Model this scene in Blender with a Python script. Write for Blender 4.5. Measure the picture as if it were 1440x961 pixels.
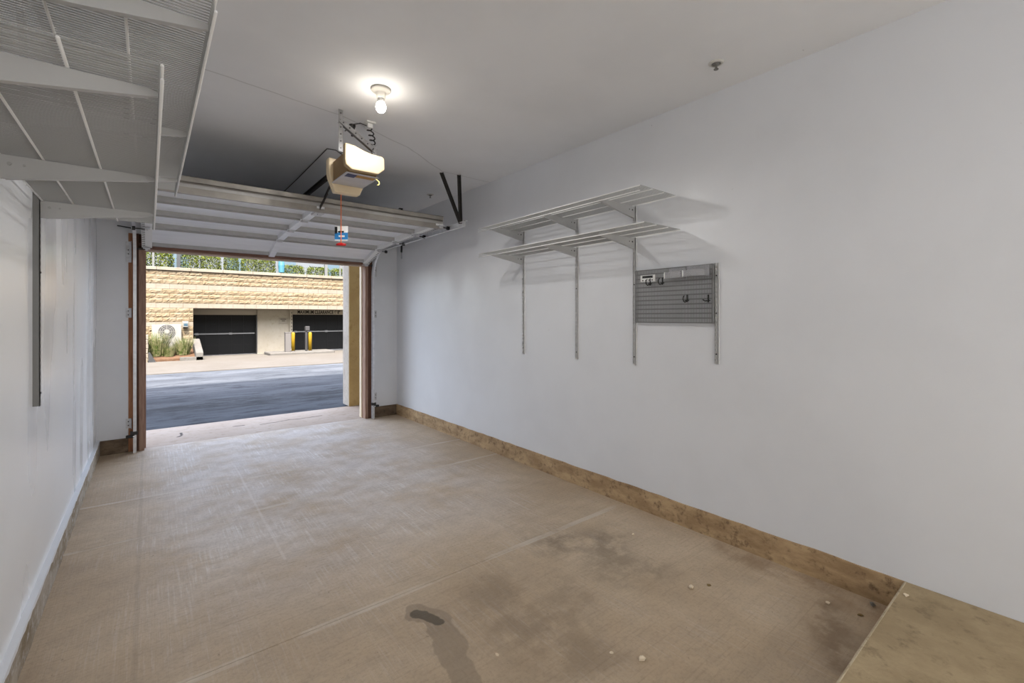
import bpy, bmesh, math, random
from mathutils import Vector, Matrix

# ------------------------------------------------------------------ scene, camera, light
for o in list(bpy.data.objects):
    bpy.data.objects.remove(o)
scene = bpy.context.scene
COL = scene.collection
scene.view_settings.view_transform = 'Standard'
scene.view_settings.look = 'None'
scene.view_settings.gamma = 1
scene.view_settings.use_curve_mapping = False
scene.view_settings.exposure = 0.0

F_PX, HORIZON, VPX, EYE = 640.0, 447.0, 210.0, 1.41
YAW = math.atan((720 - VPX) / F_PX)
cam_data = bpy.data.cameras.new('camera')
cam_data.sensor_width = 36
cam_data.lens = F_PX / 1440 * 36
cam_data.shift_y = -(480.5 - HORIZON) / 1440
cam_data.clip_start = 0.02
cam_data.clip_end = 400
cam = bpy.data.objects.new('camera', cam_data)
cam.location = (0, 0, EYE)
cam.rotation_euler = (math.pi / 2, 0, -YAW)
COL.objects.link(cam)
scene.camera = cam

# sky
world = bpy.data.worlds.new('sky')
scene.world = world
world.use_nodes = True
wn = world.node_tree.nodes
wl = world.node_tree.links
wn.clear()
sky = wn.new('ShaderNodeTexSky')
sky.sky_type = 'NISHITA'
sky.sun_disc = False
sky.sun_elevation = math.radians(57)
sky.sun_rotation = math.radians(197)
sky.air_density = 1.0
sky.dust_density = 4.0
bgn = wn.new('ShaderNodeBackground')
bgn.inputs['Strength'].default_value = 1.72
wo = wn.new('ShaderNodeOutputWorld')
hsv = wn.new('ShaderNodeHueSaturation')       # hazy sky, less blue
hsv.inputs['Saturation'].default_value = 0.62
wl.new(sky.outputs[0], hsv.inputs['Color'])
wl.new(hsv.outputs[0], bgn.inputs[0])
wl.new(bgn.outputs[0], wo.inputs[0])

SUN_DIR = Vector((0.22, 0.80, -1.28)).normalized()
sl = bpy.data.lights.new('sun', 'SUN')
sl.energy = 25.0
sl.angle = math.radians(0.6)
sl.color = (1.0, 0.95, 0.86)
so = bpy.data.objects.new('sun', sl)
so.rotation_euler = SUN_DIR.to_track_quat('-Z', 'Y').to_euler()
so.location = (-3, -8, 14)
COL.objects.link(so)

# sampling portal in the garage opening (guides sky light, emits nothing itself)
pl = bpy.data.lights.new('door_portal', 'AREA')
pl.shape = 'RECTANGLE'
pl.size, pl.size_y = 2.39, 2.15
pl.cycles.is_portal = True
po = bpy.data.objects.new('door_portal', pl)
po.location = (1.155, 6.42, 1.075)
po.rotation_euler = (-math.pi / 2, 0, 0)
COL.objects.link(po)

BULB_W = 35.0
GLOBE = 60.0
FILL_LAMP_W = 28.0

# ------------------------------------------------------------------ node helpers / materials
def lin(c):
    return tuple(((v / 255) / 12.92 if v / 255 <= 0.04045 else ((v / 255 + 0.055) / 1.055) ** 2.4) for v in c) + (1,)

class NT:
    def __init__(s, name):
        s.m = bpy.data.materials.new(name)
        s.m.use_nodes = True
        s.t = s.m.node_tree
        s.b = s.t.nodes['Principled BSDF']
        s._pos = None
    def n(s, typ, **kw):
        nd = s.t.nodes.new(typ)
        for k, v in kw.items():
            setattr(nd, k, v)
        return nd
    def link(s, a, b):
        s.t.links.new(a, b)
    def setin(s, nd, key, v):
        if hasattr(v, 'is_linked') or hasattr(v, 'links'):
            s.link(v, nd.inputs[key])
        else:
            nd.inputs[key].default_value = v
    def pos(s):
        if s._pos is None:
            s._pos = s.n('ShaderNodeNewGeometry').outputs['Position']
        return s._pos
    def mapped(s, scale=(1, 1, 1), loc=(0, 0, 0), src=None):
        mp = s.n('ShaderNodeMapping')
        mp.inputs['Scale'].default_value = scale
        mp.inputs['Location'].default_value = loc
        s.link(src or s.pos(), mp.inputs['Vector'])
        return mp.outputs[0]
    def noise(s, scale=5, detail=4, rough=0.55, vec=None, dist=0.0):
        nd = s.n('ShaderNodeTexNoise')
        nd.inputs['Scale'].default_value = scale
        nd.inputs['Detail'].default_value = detail
        nd.inputs['Roughness'].default_value = rough
        nd.inputs['Distortion'].default_value = dist
        s.link(vec if vec is not None else s.pos(), nd.inputs['Vector'])
        return nd.outputs[0]
    def math(s, op, a, b=0.0, c=None, clamp=False):
        nd = s.n('ShaderNodeMath', operation=op, use_clamp=clamp)
        s.setin(nd, 0, a)
        s.setin(nd, 1, b)
        if c is not None:
            s.setin(nd, 2, c)
        return nd.outputs[0]
    def ramp(s, v, lo, hi, a=0.0, b=1.0):
        nd = s.n('ShaderNodeMapRange', interpolation_type='SMOOTHSTEP')
        s.setin(nd, 'Value', v)
        nd.inputs['From Min'].default_value = lo
        nd.inputs['From Max'].default_value = hi
        nd.inputs['To Min'].default_value = a
        nd.inputs['To Max'].default_value = b
        return nd.outputs[0]
    def mix(s, f, a, b, mode='MIX'):
        nd = s.n('ShaderNodeMix', data_type='RGBA', blend_type=mode)
        s.setin(nd, 0, f)
        s.setin(nd, 6, a)
        s.setin(nd, 7, b)
        return nd.outputs[2]
    def color(s, v):
        s.setin(s.b, 'Base Color', v)
    def rough(s, v):
        s.setin(s.b, 'Roughness', v)
    def bump(s, h, strength=0.2, dist=0.01):
        nd = s.n('ShaderNodeBump')
        nd.inputs['Strength'].default_value = strength
        nd.inputs['Distance'].default_value = dist
        s.link(h, nd.inputs['Height'])
        s.link(nd.outputs[0], s.b.inputs['Normal'])
    def poly_dist(s, pts, wob=0.0, wobscale=6.0):
        """distance on the ground plane to a polyline given in metres"""
        p = s.pos()
        if wob:
            nz = s.n('ShaderNodeTexNoise')
            nz.inputs['Scale'].default_value = wobscale
            nz.inputs['Detail'].default_value = 4
            s.link(p, nz.inputs['Vector'])
            sub = s.n('ShaderNodeVectorMath', operation='SUBTRACT')
            s.link(nz.outputs['Color'], sub.inputs[0])
            sub.inputs[1].default_value = (0.5, 0.5, 0.5)
            sc = s.n('ShaderNodeVectorMath', operation='SCALE')
            s.link(sub.outputs[0], sc.inputs[0])
            sc.inputs['Scale'].default_value = wob * 2
            ad = s.n('ShaderNodeVectorMath', operation='ADD')
            s.link(p, ad.inputs[0])
            s.link(sc.outputs[0], ad.inputs[1])
            p = ad.outputs[0]
        fl = s.n('ShaderNodeVectorMath', operation='MULTIPLY')
        s.link(p, fl.inputs[0])
        fl.inputs[1].default_value = (1, 1, 0)
        p = fl.outputs[0]
        out = None
        for a, b in zip(pts[:-1], pts[1:]):
            ab = (b[0] - a[0], b[1] - a[1], 0)
            l2 = ab[0] ** 2 + ab[1] ** 2
            pa = s.n('ShaderNodeVectorMath', operation='SUBTRACT')
            s.link(p, pa.inputs[0])
            pa.inputs[1].default_value = (a[0], a[1], 0)
            dt = s.n('ShaderNodeVectorMath', operation='DOT_PRODUCT')
            s.link(pa.outputs[0], dt.inputs[0])
            dt.inputs[1].default_value = ab
            t = s.math('DIVIDE', dt.outputs['Value'], l2, clamp=True)
            sc = s.n('ShaderNodeVectorMath', operation='SCALE')
            sc.inputs[0].default_value = ab
            s.link(t, sc.inputs['Scale'])
            df = s.n('ShaderNodeVectorMath', operation='DISTANCE')
            s.link(pa.outputs[0], df.inputs[0])
            s.link(sc.outputs[0], df.inputs[1])
            out = df.outputs['Value'] if out is None else s.math('MINIMUM', out, df.outputs['Value'])
        return out

M = {}
def simple(name, col, rough=0.5, metal=0.0, var=0.0, vscale=8.0, bump=0.0, bscale=60.0, spec=0.5, trans=0.0, emit=None):
    t = NT(name)
    c = lin(col)
    if var:
        d = tuple(v * (1 - var) for v in c[:3]) + (1,)
        l = tuple(min(1, v * (1 + var)) for v in c[:3]) + (1,)
        t.color(t.mix(t.ramp(t.noise(vscale, 5), 0.3, 0.7), d, l))
    else:
        t.color(c)
    t.rough(rough)
    t.b.inputs['Metallic'].default_value = metal
    t.b.inputs['Specular IOR Level'].default_value = spec
    if trans:
        t.b.inputs['Transmission Weight'].default_value = trans
    if bump:
        t.bump(t.noise(bscale, 4), bump, 0.01)
    if emit:
        t.b.inputs['Emission Color'].default_value = lin(emit[0])
        t.b.inputs['Emission Strength'].default_value = emit[1]
    M[name] = t.m
    return t.m

# painted drywall: faint mottling, roller streaks
def paint(name, col, rough, streak=0.0):
    t = NT(name)
    c = lin(col)
    a = t.noise(1.3, 5)
    d = tuple(v * 0.95 for v in c[:3]) + (1,)
    base = t.mix(t.ramp(a, 0.35, 0.65), d, c)
    sp = t.ramp(t.noise(26, 2, 0.5), 0.80, 0.84)
    base = t.mix(t.math('MULTIPLY', sp, 0.35), base, lin((120, 118, 114)))
    t.color(base)
    st = t.noise(1.0, 2, 0.4, vec=t.mapped((2.6, 2.6, 0.45)))
    t.rough(t.ramp(st, 0.3, 0.7, rough - 0.08 - streak, rough + 0.08 + streak))
    fine = t.noise(140, 3)
    h = t.math('ADD', t.math('MULTIPLY', fine, 0.25), t.math('MULTIPLY', st, 0.8 if streak else 0.3))
    t.bump(h if not streak else fine, 0.08 if not streak else 0.03, 0.006 if not streak else 0.002)
    M[name] = t.m
    return t
paint('wall_paint', (230, 232, 236), 0.42)
tg = paint('gloss_wall_paint', (248, 250, 253), 0.30, 0.02)
tg.b.inputs['Specular IOR Level'].default_value = 0.9
tc = paint('ceiling_paint', (240, 241, 243), 0.75)
# drywall seam across the ceiling
dseam = tc.poly_dist([(-0.42, 3.13), (0.25, 3.17), (1.05, 3.29), (1.7, 3.55), (2.25, 3.93), (2.83, 3.93)], 0.02, 3)
oldc = tc.b.inputs['Base Color'].links[0].from_socket
tc.color(tc.mix(tc.ramp(dseam, 0.002, 0.009, 0.30, 0.0), oldc, lin((120, 116, 112))))

def floor_mat():
    t = NT('floor_concrete')
    big = t.noise(0.9, 5, 0.6)
    broom_y = t.noise(1.0, 4, 0.7, vec=t.mapped((75, 2.4, 1)))
    broom_x = t.noise(1.0, 4, 0.7, vec=t.mapped((2.2, 75, 1)))
    fine = t.noise(90, 3)
    c1 = t.mix(t.ramp(big, 0.32, 0.68), lin((182, 160, 132)), lin((206, 186, 160)))
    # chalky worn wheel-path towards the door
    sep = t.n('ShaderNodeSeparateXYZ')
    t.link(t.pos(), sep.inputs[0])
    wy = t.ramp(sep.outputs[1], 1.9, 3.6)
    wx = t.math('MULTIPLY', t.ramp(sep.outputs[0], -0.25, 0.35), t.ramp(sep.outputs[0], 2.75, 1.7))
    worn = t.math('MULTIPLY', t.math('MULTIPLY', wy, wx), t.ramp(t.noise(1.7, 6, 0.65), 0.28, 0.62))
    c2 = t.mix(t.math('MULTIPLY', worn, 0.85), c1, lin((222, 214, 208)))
    streak = t.math('MULTIPLY', t.ramp(broom_y, 0.46, 0.70), t.ramp(t.noise(2.6, 4), 0.40, 0.62))
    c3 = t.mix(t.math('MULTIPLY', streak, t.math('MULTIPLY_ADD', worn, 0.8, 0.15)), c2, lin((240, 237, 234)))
    dk = t.math('MULTIPLY', t.ramp(broom_x, 0.50, 0.72), 0.26)
    c3 = t.mix(dk, c3, lin((128, 108, 86)))
    pat = t.noise(7, 7, 0.75)
    c3 = t.mix(t.math('MULTIPLY', t.ramp(pat, 0.40, 0.64), 0.22), c3, lin((150, 136, 120)))
    c3 = t.mix(t.math('MULTIPLY', t.ramp(t.noise(60, 3, 0.7), 0.46, 0.66), 0.18), c3, lin((120, 104, 88)))
    # oily patches
    blot = t.noise(5.0, 5, 0.65)
    for (pts, r, k, col) in [
        ([(2.02, 2.05), (2.2, 1.86)], 0.26, 0.55, (104, 90, 74)),
        ([(2.05, 1.66), (2.2, 1.5)], 0.22, 0.45, (112, 98, 80)),
        ([(1.42, 1.86), (1.34, 1.62), (1.40, 1.30)], 0.26, 0.42, (120, 102, 82)),
        ([(1.75, 1.72), (1.6, 1.5)], 0.16, 0.32, (118, 102, 84)),
        ([(2.55, 0.75), (2.2, 0.62)], 0.13, 0.6, (100, 74, 48)),
        ([(2.75, 1.35), (2.75, 0.6)], 0.14, 0.45, (120, 88, 56)),
        ([(-0.3, 5.9), (-0.1, 5.95)], 0.12, 0.35, (120, 100, 70))]:
        d = t.poly_dist(pts, 0.13, 3.0)
        mk = t.math('MULTIPLY', t.ramp(d, r * 1.15, r * 0.1), t.ramp(blot, 0.36, 0.6))
        c3 = t.mix(t.math('MULTIPLY', mk, k), c3, lin(col))
    # spilled liquid
    d = t.poly_dist([(1.0, 1.985), (1.05, 1.90), (1.045, 1.78), (0.985, 1.62), (0.93, 1.40)], 0.05, 7)
    sp = t.ramp(d, 0.066, 0.056)
    c3 = t.mix(t.math('MULTIPLY', sp, 0.42), c3, lin((118, 104, 88)))
    d2 = t.poly_dist([(0.99, 1.99), (1.03, 1.92), (1.055, 1.86)], 0.035, 9)
    sp2 = t.ramp(d2, 0.032, 0.024)
    c3 = t.mix(t.math('MULTIPLY', sp2, 0.85), c3, lin((84, 72, 52)))
    # tooled joint margins and long scratches
    jm = None
    for pts, w in [([(-0.39, 2.155), (2.83, 2.18)], 0.022), ([(-0.39, 3.77), (2.83, 3.79)], 0.018), ([(-0.39, 4.6), (2.83, 4.5)], 0.016)]:
        dd = t.ramp(t.poly_dist(pts, 0.008, 5), w * 1.25, w * 0.7)
        jm = dd if jm is None else t.math('MAXIMUM', jm, dd)
    jm = t.math('MULTIPLY', jm, t.ramp(t.noise(3.0, 4), 0.34, 0.6))
    c3 = t.mix(t.math('MULTIPLY', jm, 0.60), c3, lin((214, 204, 190)))
    ln = t.ramp(t.poly_dist([(-0.055, 6.1), (-0.045, 2.0), (-0.05, 0.6)], 0.012, 4), 0.016, 0.004)
    c3 = t.mix(t.math('MULTIPLY', ln, 0.16), c3, lin((120, 108, 94)))
    l2 = t.ramp(t.poly_dist([(0.636, 5.05), (0.62, 2.9)], 0.006, 4), 0.012, 0.003)
    c3 = t.mix(t.math('MULTIPLY', l2, 0.35), c3, lin((224, 216, 208)))
    # small dark specks
    spk = t.ramp(t.noise(38, 2, 0.5), 0.735, 0.76)
    c3 = t.mix(t.math('MULTIPLY', spk, 0.45), c3, lin((98, 82, 64)))
    t.color(c3)
    t.rough(t.math('SUBTRACT', t.ramp(big, 0.2, 0.8, 0.62, 0.82), t.math('MULTIPLY', sp2, 0.3)))
    h = t.math('ADD', t.math('MULTIPLY', broom_y, 0.6), t.math('MULTIPLY', broom_x, 0.8))
    h = t.math('ADD', h, t.math('MULTIPLY', fine, 0.35))
    t.bump(h, 0.5, 0.004)
    M['floor_concrete'] = t.m
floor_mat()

def dirty_concrete(name, a, b, c, rough=0.85, scale=4.0, zs=1.0):
    t = NT(name)
    v = t.mapped((1, 1, zs))
    n1 = t.noise(scale, 6, 0.65, vec=v)
    n2 = t.noise(scale * 5, 5, 0.7)
    col = t.mix(t.ramp(n1, 0.35, 0.65), lin(a), lin(b))
    col = t.mix(t.ramp(n2, 0.50, 0.72), col, lin(c))
    t.color(col)
    t.rough(rough)
    t.bump(t.noise(scale * 14, 4), 0.35, 0.01)
    M[name] = t.m
    return t
dirty_concrete('curb_concrete', (158, 130, 96), (192, 164, 126), (120, 96, 70), zs=3)
dirty_concrete('curb_front_concrete', (92, 76, 60), (122, 104, 84), (66, 54, 44), zs=3)
dirty_concrete('curb_left_concrete', (140, 124, 100), (180, 170, 156), (206, 204, 202), zs=2)
dirty_concrete('step_concrete', (160, 140, 108), (180, 160, 126), (138, 120, 92), scale=3.0)
dirty_concrete('step_edge', (176, 160, 132), (190, 176, 150), (150, 132, 104), scale=9.0)
ta = dirty_concrete('apron_concrete', (232, 208, 186), (242, 220, 200), (214, 190, 166), scale=2.2)
cb = ta.b.inputs['Base Color'].links[0].from_socket
for pts, w in [([(1.16, 6.83), (1.35, 6.84), (1.52, 6.89), (1.66, 6.86), (1.95, 6.90)], 0.012), ([(0.86, 6.92), (0.97, 6.91)], 0.016), ([(0.27, 6.72), (0.31, 6.80), (0.30, 6.93)], 0.013)]:
    dd = ta.poly_dist(pts, 0.02, 14)
    cb = ta.mix(ta.ramp(dd, w * 1.5, w * 0.5, 0.0, 0.9), cb, lin((70, 58, 50)))
ta.color(cb)
dirty_concrete('sidewalk_concrete', (214, 202, 188), (226, 216, 204), (204, 190, 174), scale=0.8)
dirty_concrete('pillar_concrete', (196, 184, 170), (210, 198, 184), (180, 166, 150), scale=5)
dirty_concrete('gold_stucco', (190, 156, 98), (200, 168, 110), (180, 146, 88), scale=2)
dirty_concrete('stucco_tan', (196, 166, 112), (206, 178, 124), (186, 156, 102), scale=2)
dirty_concrete('planter_concrete', (214, 206, 196), (226, 220, 212), (200, 190, 178), scale=2)
dirty_concrete('mulch', (150, 112, 84), (176, 136, 106), (112, 78, 56), scale=7)
dirty_concrete('stone_split', (214, 188, 150), (230, 208, 174), (192, 160, 120), scale=1.6)
dirty_concrete('stone_smooth', (226, 210, 188), (234, 220, 200), (216, 198, 174), scale=1.0)
dirty_concrete('mortar', (178, 158, 130), (190, 170, 144), (160, 140, 112), scale=3)
dirty_concrete('cream_block', (216, 204, 182), (222, 212, 192), (206, 194, 170), scale=1.0)
def asphalt():
    t = NT('asphalt')
    a = t.noise(0.5, 6, 0.6, vec=t.mapped((0.35, 1.6, 1)))
    b = t.noise(2.6, 7, 0.8, vec=t.mapped((0.55, 1.6, 1)))
    c = t.mix(t.ramp(a, 0.35, 0.65), lin((132, 138, 150)), lin((176, 182, 194)))
    c = t.mix(t.ramp(b, 0.48, 0.66), c, lin((78, 84, 94)))
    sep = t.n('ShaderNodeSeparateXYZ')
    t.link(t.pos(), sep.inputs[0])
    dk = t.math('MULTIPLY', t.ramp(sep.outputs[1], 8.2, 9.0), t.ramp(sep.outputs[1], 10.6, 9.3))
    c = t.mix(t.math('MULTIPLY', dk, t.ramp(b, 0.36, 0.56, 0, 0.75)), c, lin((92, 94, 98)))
    crack = t.ramp(t.poly_dist([(-3, 14.6), (1.0, 14.75), (3.2, 14.6), (5.0, 14.75), (12, 14.7)], 0.12, 0.9), 0.05, 0.015)
    c = t.mix(t.math('MULTIPLY', crack, 0.55), c, lin((110, 104, 98)))
    t.color(c)
    t.rough(0.9)
    t.bump(t.noise(60, 4), 0.4, 0.01)
    M['asphalt'] = t.m
asphalt()
def wood(name, a, b, scale=1.0):
    t = NT(name)
    g = t.noise(3.0 * scale, 6, 0.65, vec=t.mapped((14, 14, 1.2)), dist=0.6)
    c = t.mix(t.ramp(g, 0.32, 0.68), lin(a), lin(b))
    t.color(c)
    t.rough(0.65)
    t.bump(g, 0.15, 0.004)
    M[name] = t.m
wood('jamb_wood', (140, 108, 90), (170, 138, 118))
wood('raw_wood', (146, 92, 58), (178, 122, 82))
wood('dark_wood', (82, 52, 38), (116, 78, 58))
def wood_x(name, a, b):
    t = NT(name)
    g = t.noise(3.0, 6, 0.65, vec=t.mapped((1.2, 14, 14)), dist=0.6)
    t.color(t.mix(t.ramp(g, 0.32, 0.68), lin(a), lin(b)))
    t.rough(0.65)
    M[name] = t.m
wood_x('header_wood', (110, 76, 60), (142, 104, 86))
wood_x('header_jamb', (176, 156, 140), (196, 176, 160))
simple('cream_trim', (240, 224, 196), 0.5)
simple('white_metal', (190, 190, 189), 0.42, var=0.03)  # greyed so the brackets' shade sits in the colour
simple('shade_side_metal', (132, 132, 131), 0.5)  # darker standard metal: shade side of the left uprights painted in
simple('wire_metal', (170, 170, 168), 0.42)  # deck wires greyed to carry their shade
simple('rod_metal', (244, 244, 243), 0.35)  # whitened: daylight on the rods put into the colour
simple('standard_metal', (232, 232, 231), 0.40)
simple('galvanised', (204, 204, 206), 0.45, metal=0.4, var=0.12, vscale=30)
simple('angle_steel', (132, 132, 134), 0.55, metal=0.4, var=0.15, vscale=40)
simple('track_steel', (222, 223, 226), 0.34, metal=0.4, var=0.08, vscale=25)
t = NT('door_steel')
t.color(t.mix(t.ramp(t.noise(2.2, 5, vec=t.mapped((1, 6, 6))), 0.3, 0.7), lin((236, 238, 242)), lin((244, 246, 250))))
t.rough(0.36)
t.b.inputs['Metallic'].default_value = 0.15
t.bump(t.noise(3, 4, vec=t.mapped((5, 1, 1))), 0.06, 0.02)
M['door_steel'] = t.m
simple('rail_steel', (186, 185, 183), 0.45, metal=0.2, var=0.06, vscale=12)
simple('strut_steel', (158, 153, 146), 0.42, metal=0.35, var=0.12, vscale=9)
simple('dark_steel', (70, 68, 66), 0.5, metal=0.5)
simple('black_plastic', (26, 26, 27), 0.45)
simple('black_rail', (38, 33, 30), 0.4, metal=0.4)
simple('cream_plastic', (240, 220, 184), 0.40, spec=0.4)
simple('lit_cover', (150, 134, 110), 0.5, spec=0.2, emit=((255, 214, 150), 0.05))
simple('lamp_tinted_metal', (140, 112, 76), 0.45)  # opener chassis metal with the lamp's warm tint put into the colour
simple('opener_metal', (196, 196, 202), 0.35, metal=0.3, var=0.05)
simple('white_plastic', (232, 232, 230), 0.35)
simple('blue_print', (40, 120, 180), 0.5)
simple('dark_blue_print', (30, 46, 96), 0.5)
simple('gold_print', (176, 130, 46), 0.5)
simple('red_plastic', (196, 28, 26), 0.35)
simple('orange_cord', (226, 120, 70), 0.6)
simple('yellow_wire', (226, 206, 120), 0.6)
simple('peg_steel', (158, 158, 158), 0.45, metal=0.25, var=0.04)
simple('black_print', (14, 14, 14), 0.6)
simple('porcelain', (226, 222, 214), 0.3)
simple('sprinkler_white', (216, 214, 208), 0.4)
simple('sprinkler_dark', (128, 126, 122), 0.45, metal=0.3)
simple('globe_glow', (255, 255, 255), 0.3, emit=((255, 246, 232), GLOBE))
simple('fill_lamp_glow', (255, 255, 255), 0.3, emit=((255, 246, 232), 10.0))
t = NT('clear_acrylic')
mixn = t.n('ShaderNodeMixShader')
tr = t.n('ShaderNodeBsdfTransparent')
tr.inputs[0].default_value = (0.93, 0.93, 0.94, 1)
mixn.inputs[0].default_value = 0.30
t.color(lin((214, 214, 216)))
t.rough(0.15)
outn = [n for n in t.t.nodes if n.type == 'OUTPUT_MATERIAL'][0]
t.link(tr.outputs[0], mixn.inputs[1])
t.link(t.b.outputs[0], mixn.inputs[2])
t.link(mixn.outputs[0], outn.inputs['Surface'])
M['clear_acrylic'] = t.m
simple('garage_black', (30, 30, 31), 0.5, var=0.12, vscale=3)
simple('garage_seam', (46, 46, 48), 0.5)
simple('silver_bar', (176, 176, 178), 0.35, metal=0.5)
simple('taupe_panel', (150, 142, 128), 0.7)
simple('bollard_yellow', (244, 196, 50), 0.45)
simple('cabinet_grey', (176, 170, 166), 0.6)
simple('reader_dark', (84, 80, 82), 0.5)
simple('ac_white', (236, 232, 222), 0.45)
simple('ac_fan', (120, 116, 112), 0.5)
simple('sign_print', (110, 98, 80), 0.6)
simple('sign_plate', (196, 184, 162), 0.5)
simple('clearance_print', (66, 50, 30), 0.6)
simple('fence_white', (232, 234, 232), 0.5)
simple('fence_dark', (44, 54, 56), 0.5)
simple('cyan_cloth', (70, 184, 214), 0.6)
simple('pale_building', (206, 214, 222), 0.6)
simple('window_glass', (70, 96, 112), 0.15)
simple('terrace', (176, 168, 150), 0.9)
simple('chip', (228, 212, 186), 0.8)
simple('leaf_dry', (128, 104, 62), 0.8)
simple('leaf_greenish', (130, 132, 84), 0.8)
def leafmat(name, a, b):
    t = NT(name)
    oi = t.n('ShaderNodeObjectInfo')
    t.color(t.mix(t.ramp(t.noise(9, 2), 0.35, 0.65), lin(a), lin(b)))
    t.rough(0.55)
    M[name] = t.m
leafmat('hedge_leaf', (66, 100, 10), (204, 216, 40))
leafmat('grass_blade', (128, 150, 70), (226, 218, 160))

# outdoor surfaces are kept dark enough for full daylight
def darken(k, *names):
    for nm in names:
        m = M[nm]
        nt = m.node_tree
        b = nt.nodes['Principled BSDF'].inputs['Base Color']
        if b.links:
            src = b.links[0].from_socket
            mx = nt.nodes.new('ShaderNodeMix')
            mx.data_type = 'RGBA'
            mx.blend_type = 'MULTIPLY'
            mx.inputs[0].default_value = 1.0
            nt.links.new(src, mx.inputs[6])
            mx.inputs[7].default_value = (k, k, k, 1)
            nt.links.new(mx.outputs[2], b)
        else:
            c = b.default_value
            b.default_value = (c[0] * k, c[1] * k, c[2] * k, 1)
darken(0.135, 'stone_split', 'stone_smooth', 'mortar')
darken(0.080, 'sidewalk_concrete', 'planter_concrete', 'fence_white')
darken(0.14, 'ac_white')
darken(0.125, 'asphalt')
darken(0.105, 'hedge_leaf')
darken(0.14, 'mulch', 'grass_blade', 'bollard_yellow', 'cabinet_grey', 'cyan_cloth', 'terrace', 'reader_dark')
darken(0.33, 'cream_block')
darken(0.03, 'clearance_print')
M['clearance_print'].node_tree.nodes['Principled BSDF'].inputs['Specular IOR Level'].default_value = 0.05
darken(0.16, 'garage_black', 'garage_seam')
darken(0.70, 'taupe_panel')
darken(0.10, 'pale_building')
darken(0.3, 'window_glass')
darken(0.12, 'fence_dark', 'ac_fan')
darken(0.30, 'silver_bar', 'sign_plate', 'sign_print', 'stucco_tan')
darken(0.55, 'apron_concrete')
darken(0.70, 'pillar_concrete')
for nm in ('stone_split', 'stone_smooth', 'mortar', 'sidewalk_concrete', 'planter_concrete', 'asphalt', 'hedge_leaf', 'mulch', 'grass_blade', 'cream_block',
           'garage_black', 'garage_seam', 'taupe_panel', 'pale_building', 'terrace', 'bollard_yellow', 'fence_white', 'ac_white', 'cabinet_grey'):
    M[nm].node_tree.nodes['Principled BSDF'].inputs['Specular IOR Level'].default_value = 0.12

# ------------------------------------------------------------------ mesh helpers
def box(bm, x0, x1, y0, y1, z0, z1):
    vs = [bm.verts.new(p) for p in [(x0, y0, z0), (x1, y0, z0), (x1, y1, z0), (x0, y1, z0), (x0, y0, z1), (x1, y0, z1), (x1, y1, z1), (x0, y1, z1)]]
    for f in [(0, 3, 2, 1), (4, 5, 6, 7), (0, 1, 5, 4), (1, 2, 6, 5), (2, 3, 7, 6), (3, 0, 4, 7)]:
        bm.faces.new([vs[i] for i in f])
    return vs

def tube(bm, pts, r, n=8, cap=True):
    pts = [Vector(p) for p in pts]
    rings = []
    up = None
    for i, p in enumerate(pts):
        d = (pts[min(i + 1, len(pts) - 1)] - pts[max(i - 1, 0)]).normalized()
        if up is None:
            up = d.orthogonal().normalized()
        else:
            up = (up - d * up.dot(d))
            up = up.normalized() if up.length > 1e-6 else d.orthogonal().normalized()
        w = d.cross(up)
        rr = r[i] if isinstance(r, (list, tuple)) else r
        rings.append([bm.verts.new(p + (up * math.cos(a) + w * math.sin(a)) * rr) for a in [2 * math.pi * k / n for k in range(n)]])
    for a, b in zip(rings[:-1], rings[1:]):
        for k in range(n):
            bm.faces.new([a[k], a[(k + 1) % n], b[(k + 1) % n], b[k]])
    if cap:
        bm.faces.new(rings[0][::-1])
        bm.faces.new(rings[-1])

def lathe(bm, prof, c, n=24):
    """prof: (radius, z) pairs, axis z through c"""
    rings = []
    for r, z in prof:
        if r < 1e-6:
            rings.append([bm.verts.new((c[0], c[1], c[2] + z))])
        else:
            rings.append([bm.verts.new((c[0] + r * math.cos(2 * math.pi * k / n), c[1] + r * math.sin(2 * math.pi * k / n), c[2] + z)) for k in range(n)])
    for a, b in zip(rings[:-1], rings[1:]):
        if len(a) == 1 and len(b) == 1:
            continue
        for k in range(n):
            j = (k + 1) % n
            if len(a) == 1:
                bm.faces.new([a[0], b[j], b[k]])
            elif len(b) == 1:
                bm.faces.new([a[k], a[j], b[0]])
            else:
                bm.faces.new([a[k], a[j], b[j], b[k]])

def prism(bm, poly, axis, a, b):
    """poly: 2D points in the plane of the other two axes (in xyz order), extruded along axis from a to b"""
    def P(q, v):
        return {'X': (v, q[0], q[1]), 'Y': (q[0], v, q[1]), 'Z': (q[0], q[1], v)}[axis]
    A = [bm.verts.new(P(q, a)) for q in poly]
    B = [bm.verts.new(P(q, b)) for q in poly]
    n = len(poly)
    bm.faces.new(A)
    bm.faces.new(B[::-1])
    for k in range(n):
        bm.faces.new([A[k], B[k], B[(k + 1) % n], A[(k + 1) % n]])

def bar(bm, p, q, w, h, up=(0, 0, 1)):
    """rectangular bar from p to q, w across, h along up"""
    p, q = Vector(p), Vector(q)
    d = (q - p).normalized()
    s = d.cross(Vector(up))
    s = s.normalized() if s.length > 1e-6 else d.orthogonal().normalized()
    u = s.cross(d)
    vs = []
    for e in (p, q):
        for (i, j) in ((-1, -1), (1, -1), (1, 1), (-1, 1)):
            vs.append(bm.verts.new(e + s * i * w / 2 + u * j * h / 2))
    for f in [(0, 1, 2, 3), (7, 6, 5, 4), (0, 4, 5, 1), (1, 5, 6, 2), (2, 6, 7, 3), (3, 7, 4, 0)]:
        bm.faces.new([vs[i] for i in f])

WORLD = {}
def tag(o, label=None, cat=None, group=None, kind=None):
    if label: o['label'] = label
    if cat: o['category'] = cat
    if group: o['group'] = group
    if kind: o['kind'] = kind
    return o

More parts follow.
